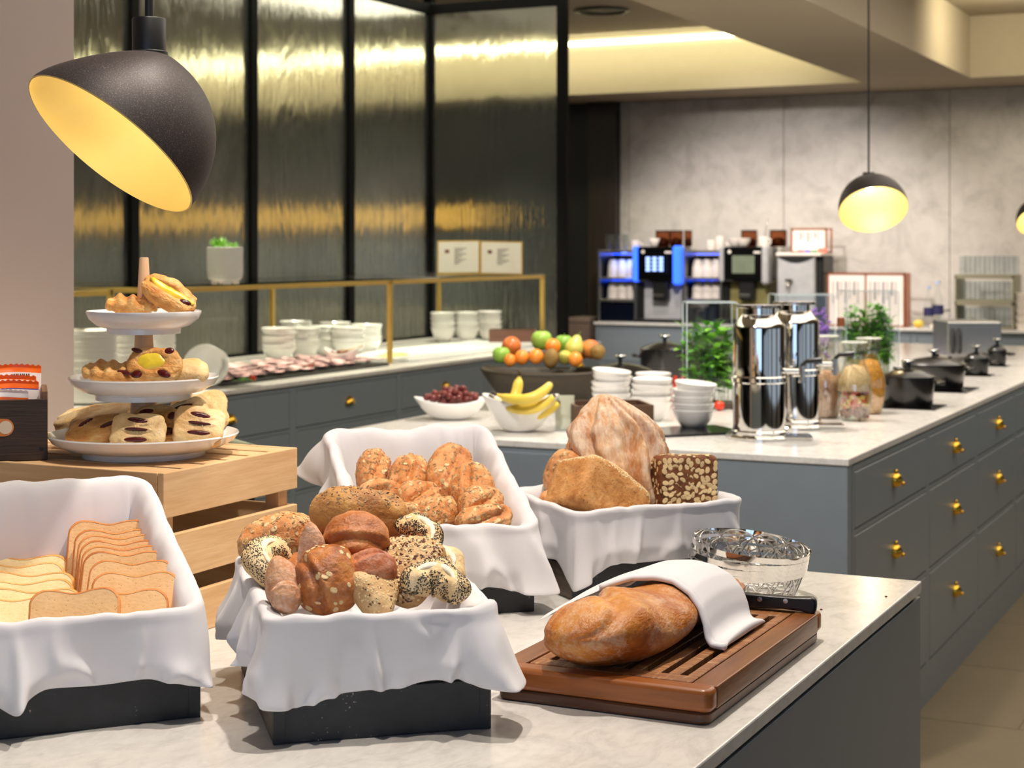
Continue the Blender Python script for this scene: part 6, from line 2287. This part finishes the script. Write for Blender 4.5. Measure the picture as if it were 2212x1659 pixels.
def coffee(label, px0, px1, lit, cols):
    m = PX(px0)
    t = thing('coffee_machine', label, 'coffee machine', m.o, 0, 'coffee machines')
    w = px1 - px0
    hd = bxp(m, M_blackgloss, 'head', t, px0 + 8, px1 - 12, 533, 607, -.16, .2, .01)
    scr = bxp(m, M_screen if lit else M_scr2, 'screen', t, px0 + 26, px1 - 28 - (0 if lit else 4), 552, 590, -.168, -.16, .002)
    if lit:
        for i in range(3):
            for j in range(4):
                bxp(m, M_icon, 'icon', scr, px0 + 27 + i * 14, px0 + 36 + i * 14, 555 + j * 8, 561 + j * 8, -.1695, -.168, 0)
    bxp(m, cols, 'side_column', t, px0 - 2, px0 + 7, 532, 608, -.17, -.06, .012)
    bxp(m, cols, 'side_column', t, px1 - 16, px1 - 2, 531, 614, -.19, -.06, .016)
    bd = bxp(m, M_panelg if lit else plain('machine_olive', (150, 142, 92), .35, .3), 'body', t, px0 + 12, px1 - 8, 607, 692, -.06, .2, .006)
    bxp(m, M_black, 'side_panel', t, px0, px0 + 12, 607, 692, -.08, .2, .004)
    bxp(m, M_black, 'spout', t, px0 + 38, px0 + 70, 606, 648, -.14, -.06, .01)
    bxp(m, M_steel, 'spout_plate', t, px0 + 40, px0 + 62, 634, 640, -.145, -.14, .002)
    bxp(m, M_black, 'base', t, px0, px1, 688, 697, -.17, .2, .004, True)
    z = m.z(px0 + 40, 533)
    for a, b in (((px0 + 26), (px0 + 56)), ((px0 + 57), (px0 + 84)), ((px0 + 88), (px0 + 104))) if lit else (((px0 + 26), (px0 + 60)), ((px0 + 88), (px0 + 124))):
        r = (m.x(b) - m.x(a)) / 2
        hp = MB().lathe([(r * .9, z), (r, z + .02), (r, z + .115), (r * .9, z + .118)], 20, Matrix.Translation(((m.x(a) + m.x(b)) / 2, .06, 0))).build('hopper', M_hop, t, smooth=True)
        MB().lathe([(r * .8, z + .002), (r * .8, z + .055), (r * .3, z + .07)], 16, Matrix.Translation(((m.x(a) + m.x(b)) / 2, .06, 0))).build('beans', plain('coffee_beans', (58, 30, 22), .5, vary=.4, vs=120), hp, smooth='all')
        MB().lathe([(r * 1.02, z + .118), (r * 1.02, z + .128)], 20, Matrix.Translation(((m.x(a) + m.x(b)) / 2, .06, 0))).build('hopper_lid', M_black, hp)
    # round maker's roundel and a small name plate, both unreadable in the photo
    MB().lathe([(.014, 0), (.012, .002)], 18, Matrix.Translation((m.x(px0 + 20), -.16, m.z(px0 + 20, 544))) @ Matrix.Rotation(PI / 2, 4, 'X')).build('roundel', M_cup, hd)
    bxp(m, M_cup, 'name_plate', hd, px1 - 34, px1 - 20, 543, 547, -.162, -.16, 0)
    return m
coffee('coffee machine with glowing blue columns and a lit blue menu screen', 1385, 1486, True, M_blueb)
coffee('coffee machine with grey columns and a grey screen', 1570, 1676, False, M_panelg)
lamp('blue_glow', 'POINT', onY(1345, 560, 12.2), (0, 0, 0), .6, (.1, .25, 1), .03)
# water boiler with tea cards on top
m = PX(1692)
t = thing('water_boiler', 'silver hot water boiler with a curved black top and a small tap', 'boiler', m.o)
bxp(m, M_panelg, 'front', t, 1692, 1772, 552, 697, -.16, -.10, .01, True)
bxp(m, M_black, 'body', t, 1694, 1786, 553, 697, -.10, .2, .01, True)
bxp(m, M_cup, 'top_plate', t, 1690, 1786, 546, 553, -.17, .2, .006)
V = [(m.x(1695), m.z(1695, 554)), (m.x(1770), m.z(1770, 554))] + [(m.x(1770 - 75 * k / 10), m.z(1732, 556 + 11 * math.sin(PI * k / 10))) for k in range(11)]
MB().prism([(a, b) for a, b in V[::-1]], .16, .166, Matrix.Rotation(PI / 2, 4, 'X')).build('dark_band', M_black, t)
tp = MB().tube([(m.x(1718), -.16, m.z(1718, 610)), (m.x(1718), -.20, m.z(1718, 610)), (m.x(1718), -.20, m.z(1718, 626))], .010, 10).build('tap', M_chrome, t, smooth='all')
bxp(m, M_black, 'tap_handle', tp, 1712, 1726, 602, 606, -.21, -.17, .003)
def tea(label, px0, px1, py0, py1, zb=None, Y=YB - .05, cards=1):
    m = PX(px0, Y)
    t = thing('tea_rack', label, 'tea box', m.o, 0, 'copper tea racks')
    z0 = m.z(px0, py1) if zb is None else zb
    z1 = m.z(px0, py0)
    x1 = m.x(px1)
    s = .012
    dp = .16
    for x in (0, x1 - s):
        for y in (0, dp - s):
            MB().box((x, y, z0), (x + s, y + s, z1)).build('post', M_copper, t)
    for z in (z0, z1 - s):
        MB().box((0, 0, z), (x1, s, z + s)).build('rail', M_copper, t)
        MB().box((0, dp - s, z), (x1, dp, z + s)).build('rail', M_copper, t)
    if cards > 1:
        MB().box((x1 / 2 - s / 2, 0, z0), (x1 / 2 + s / 2, s, z1)).build('post', M_copper, t)
        MB().box((x1, .01, z0), (x1 + .006, dp, z1)).build('side_panel', M_copper, t)
    cw = (x1 - 2 * s) / cards
    for c in range(cards):
        a = s + cw * c
        cd = MB().box((a + .003, .006, z0 + s), (a + cw - .003, .012, z1 - s * .6)).build('card', plain('tea_card', (240, 226, 218), .6, vary=.02), t)
        for j in range(7):
            x = a + .03 + (cw - .06) * j / 7
            hh = (z1 - z0)
            MB().box((x, .0048, z0 + hh * (.42 + .08 * (j % 3))), (x + .010 * (1 + j % 2) * .7, .006, z0 + hh * .84)).build('print_line', plain('tea_print', (130, 126, 134), .7), cd)
    for j, cl in enumerate(((226, 90, 110), (80, 90, 190), (84, 150, 100), (240, 120, 100))):
        if cards > 1: break
        MB().box((x1 * (.2 + .19 * j), -.004, z0 + .002), (x1 * (.2 + .19 * j) + .045 + .02 * (j == 3), .004, z0 + .02 + .015 * (j == 3))).build('tea_sachet', plain('tea_colour', cl, .5), t)
    return t
tea('copper framed tea rack with a white card standing on the water boiler', 1708, 1786, 493, 546)
tea('double copper framed tea rack with two white cards right of the boiler', 1786, 1955, 589, 700, 0.0, YB - .1, 2)
# bowls, cups, mug and glasses on top
zt = PX(1303).z(1340, 541) + .9205
GL = None
def tumbler(loc, label, group, r=.030, h=.10, name='glass_tumbler'):
    global GL
    if GL is None:
        o = MB().lathe([(.85, 0), (1, 1), (.93, 1), (.78, .06), (.001, .06)], 18, cap1=False).build(name, M_glass, None, smooth=True); GL = o.data
    else:
        o = bpy.data.objects.new(name, GL); COL.objects.link(o)
    o.location = loc; o.scale = (r, r, h)
    tagp(o, label, 'glass', group)
for k in range(6):
    p = onY(1316 + (k % 3) * 17, 540, YB + (.08 if k > 2 else -.05)); p.z = zt + .001
    tumbler(p, 'clear tumbler on top of the left cup rack, ' + ['left', 'middle', 'right'][k % 3] + (' at the back' if k > 2 else ' in front'), 'tumblers on the cup rack', .028, .125)
for k, (px, lab) in enumerate(((1372, 'white mug on the left cup rack by the blue column'), (1536, 'white mug on the middle cup rack, left of two'), (1556, 'white mug on the middle cup rack, right of two'))):
    p = onY(px, 541, YB); p.z = zt + .001
    o = MB().lathe([(.036, 0), (.038, .004), (.038, .08 if k < 2 else .11), (.034, .08 if k < 2 else .11), (.034, .01), (.001, .008)], 22, cap1=False).build('mug', M_cup, None, smooth=True)
    MB().tube([(.036, 0, .018), (.058, 0, .025), (.058, 0, .055), (.036, 0, .062)], .005, 8).build('handle', M_cup, o, smooth='all')
    o.location = p
    tagp(o, lab, 'mug', 'white mugs')
zh = PX(1385).z(1430, 533) + .9205
for k, (px, lab) in enumerate(((1413, 'small white bowl on top of the blue lit coffee machine'), (1606, 'white bowl on top of the grey coffee machine, in front'), (1588, 'white bowl on top of the grey coffee machine, left'))):
    p = onY(px, 533, YB - .08); p.z = zh + .001
    o = bowl_me(.058 if k else .046, .062).build('bowl', M_cup, None, smooth=True)
    o.location = p
    tagp(o, lab, 'bowl', 'bowls on the coffee machines')
p = onY(1649, 533, YB - .08); p.z = zh + .001
o = MB().lathe([(.036, 0), (.038, .004), (.038, .075), (.034, .075), (.034, .01), (.001, .008)], 22, cap1=False).build('mug', M_cup, None, smooth=True)
MB().tube([(.036, 0, .018), (.058, 0, .025), (.058, 0, .055), (.036, 0, .062)], .005, 8).build('handle', M_cup, o, smooth='all')
o.location = p
tagp(o, 'white mug with a long spoon in it on the grey coffee machine', 'mug', 'white mugs')
sp_ = MB().tube([(0, 0, .012), (.024, .0, .15), (.03, 0, .21)], [.008, .004, .007], 8, flat=(1, .5)).build('long_spoon', M_steel, None, smooth='all')
sp_.location = p
tagp(sp_, 'long steel spoon standing in the white mug', 'spoon')
# right end of the back counter
for i, (px, r, h, lab) in enumerate(((2006, .036, .30, 'left'), (2026, .040, .34, 'right'))):
    p = onY(px, 700, YB - .05); p.z = .9205
    t = thing('water_bottle', 'clear water bottle with a dark blue label, ' + lab + ' of the pair', 'bottle', p, 0, 'water bottles')
    MB().lathe([(r * .9, 0), (r, .01), (r, h * .62), (r * .4, h * .78), (r * .38, h * .93)], 20).build('glass', M_glass, t, smooth=True)
    MB().lathe([(r * 1.02, h * .28), (r * 1.02, h * .48)], 20, cap0=False, cap1=False).build('label', plain('navy_label', (44, 44, 88), .5), t)
    MB().lathe([(r * .42, h * .93), (r * .42, h)], 14).build('cap', plain('pale_blue_cap', (176, 196, 232), .4), t)
GM = wood('glass_rack_wood', (170, 132, 92), (120, 88, 60), 'X', .6, .8, False)
M_rack = plain('grey_glass_rack', (150, 146, 124), .6, vary=.05)
for lev, (py0, py1, px0, px1) in enumerate(((658, 712, 2070, 2190), (632, 658, 2070, 2190))):
    pass
m = PX(2070, YB - .02)
zl = [0.004, .195, .39]
for lev in range(3):
    if lev < 2:
        t = thing('glass_rack', ('lower' if lev == 0 else 'upper') + ' grey rack of glasses at the right end of the back counter', 'rack', m.o + Vector((0, 0, zl[lev])), 0, 'glass racks')
        x1 = m.x(2196)
        MB().box((0, -.13, 0), (x1, .2, .012)).build('base', M_rack, t)
        MB().box((0, -.13, .165), (x1, -.12, .19)).build('front_rail', M_rack, t)
        MB().box((0, .19, .165), (x1, .2, .19)).build('back_rail', M_rack, t)
        for x in (0, x1 - .01):
            MB().box((x, -.13, .012), (x + .01, .2, .19)).build('side', M_rack, t)
    for k in range(12):
        if lev == 2 and k % 6 == 5: pass
        c, r_ = k % 6, k // 6
        tumbler(m.o + Vector((.05 + c * .068, -.07 + r_ * .16, zl[lev] + (.0125 if lev < 2 else 0))), 'clear tumbler, ' + ('first second third fourth fifth sixth'.split()[c]) + ' from the left in the ' + ('front' if r_ == 0 else 'back') + ' row ' + ['of the lower glass rack', 'of the upper glass rack', 'on top of the racks'][lev], 'tumblers ' + ['in the lower rack', 'in the upper rack', 'on top of the racks'][lev], .030, .13)
_, q = boat('white boat shaped bowl with a lemon beside it at the right of the back counter', 1978, 708, 12.65, .10, .07, .06, .07, 10, 'boat_bowl')
o = MB().ball((0, 0, .0), .030, 14, sc3=(1.3, 1, 1)).build('lemon', skin('lemon_peel', (244, 196, 60), (248, 214, 96)), None, smooth='all')
p = onY(1984, 704, YB - .2); p.z = .952
o.location = p
tagp(o, 'yellow lemon lying before the white boat bowl', 'fruit')
o = MB().prism(rr((0, 0), (.17, .12), .02), 0, .03).build('serving_dish', M_cup, None, smooth=True, bevel=.004)
o.location = onY(2008, 709, YB - .2); o.location.z = .9205
tagp(o, 'low white dish left of the glass racks', 'dish')
p = onY(2040, 700, YB - .02); p.z = .9205
t = thing('swing_jar', 'squat clear jar with a swing lid between bottles and glass racks', 'jar', p)
MB().lathe([(.045, 0), (.05, .01), (.05, .10), (.04, .12)], 22).build('glass', M_glass, t, smooth=True)
MB().lathe([(.044, .12), (.044, .132)], 22).build('lid', M_steel, t)
for k in range(5):
    p = onY(2206, 716, YB - .1); p.z = .9205 + .052 * k
    o = MB().lathe([(.030, 0), (.045, .05), (.042, .05), (.028, .006), (.001, .006)], 20, cap1=False).build('cup', M_cup, None, smooth=True)
    o.location = p
    tagp(o, ('top' if k == 4 else ORD[k]) + ' white cup of the stack at the right edge of the photo', 'cup', 'stacked cups')
# waste bin beside the black door
p = onY(1226, 735, 12.2); p.z = 0
t = thing('waste_bin', 'tall taupe waste bin before the black door', 'bin', p)
MB().box((0, 0, 0), (.19, .3, .90)).build('body', plain('taupe_board', (118, 100, 88), .6), t, bevel=.004)
MB().box((-.004, -.004, .905), (.194, .304, .945)).build('lid', plain('taupe_lid', (128, 110, 98), .6), t, bevel=.004)
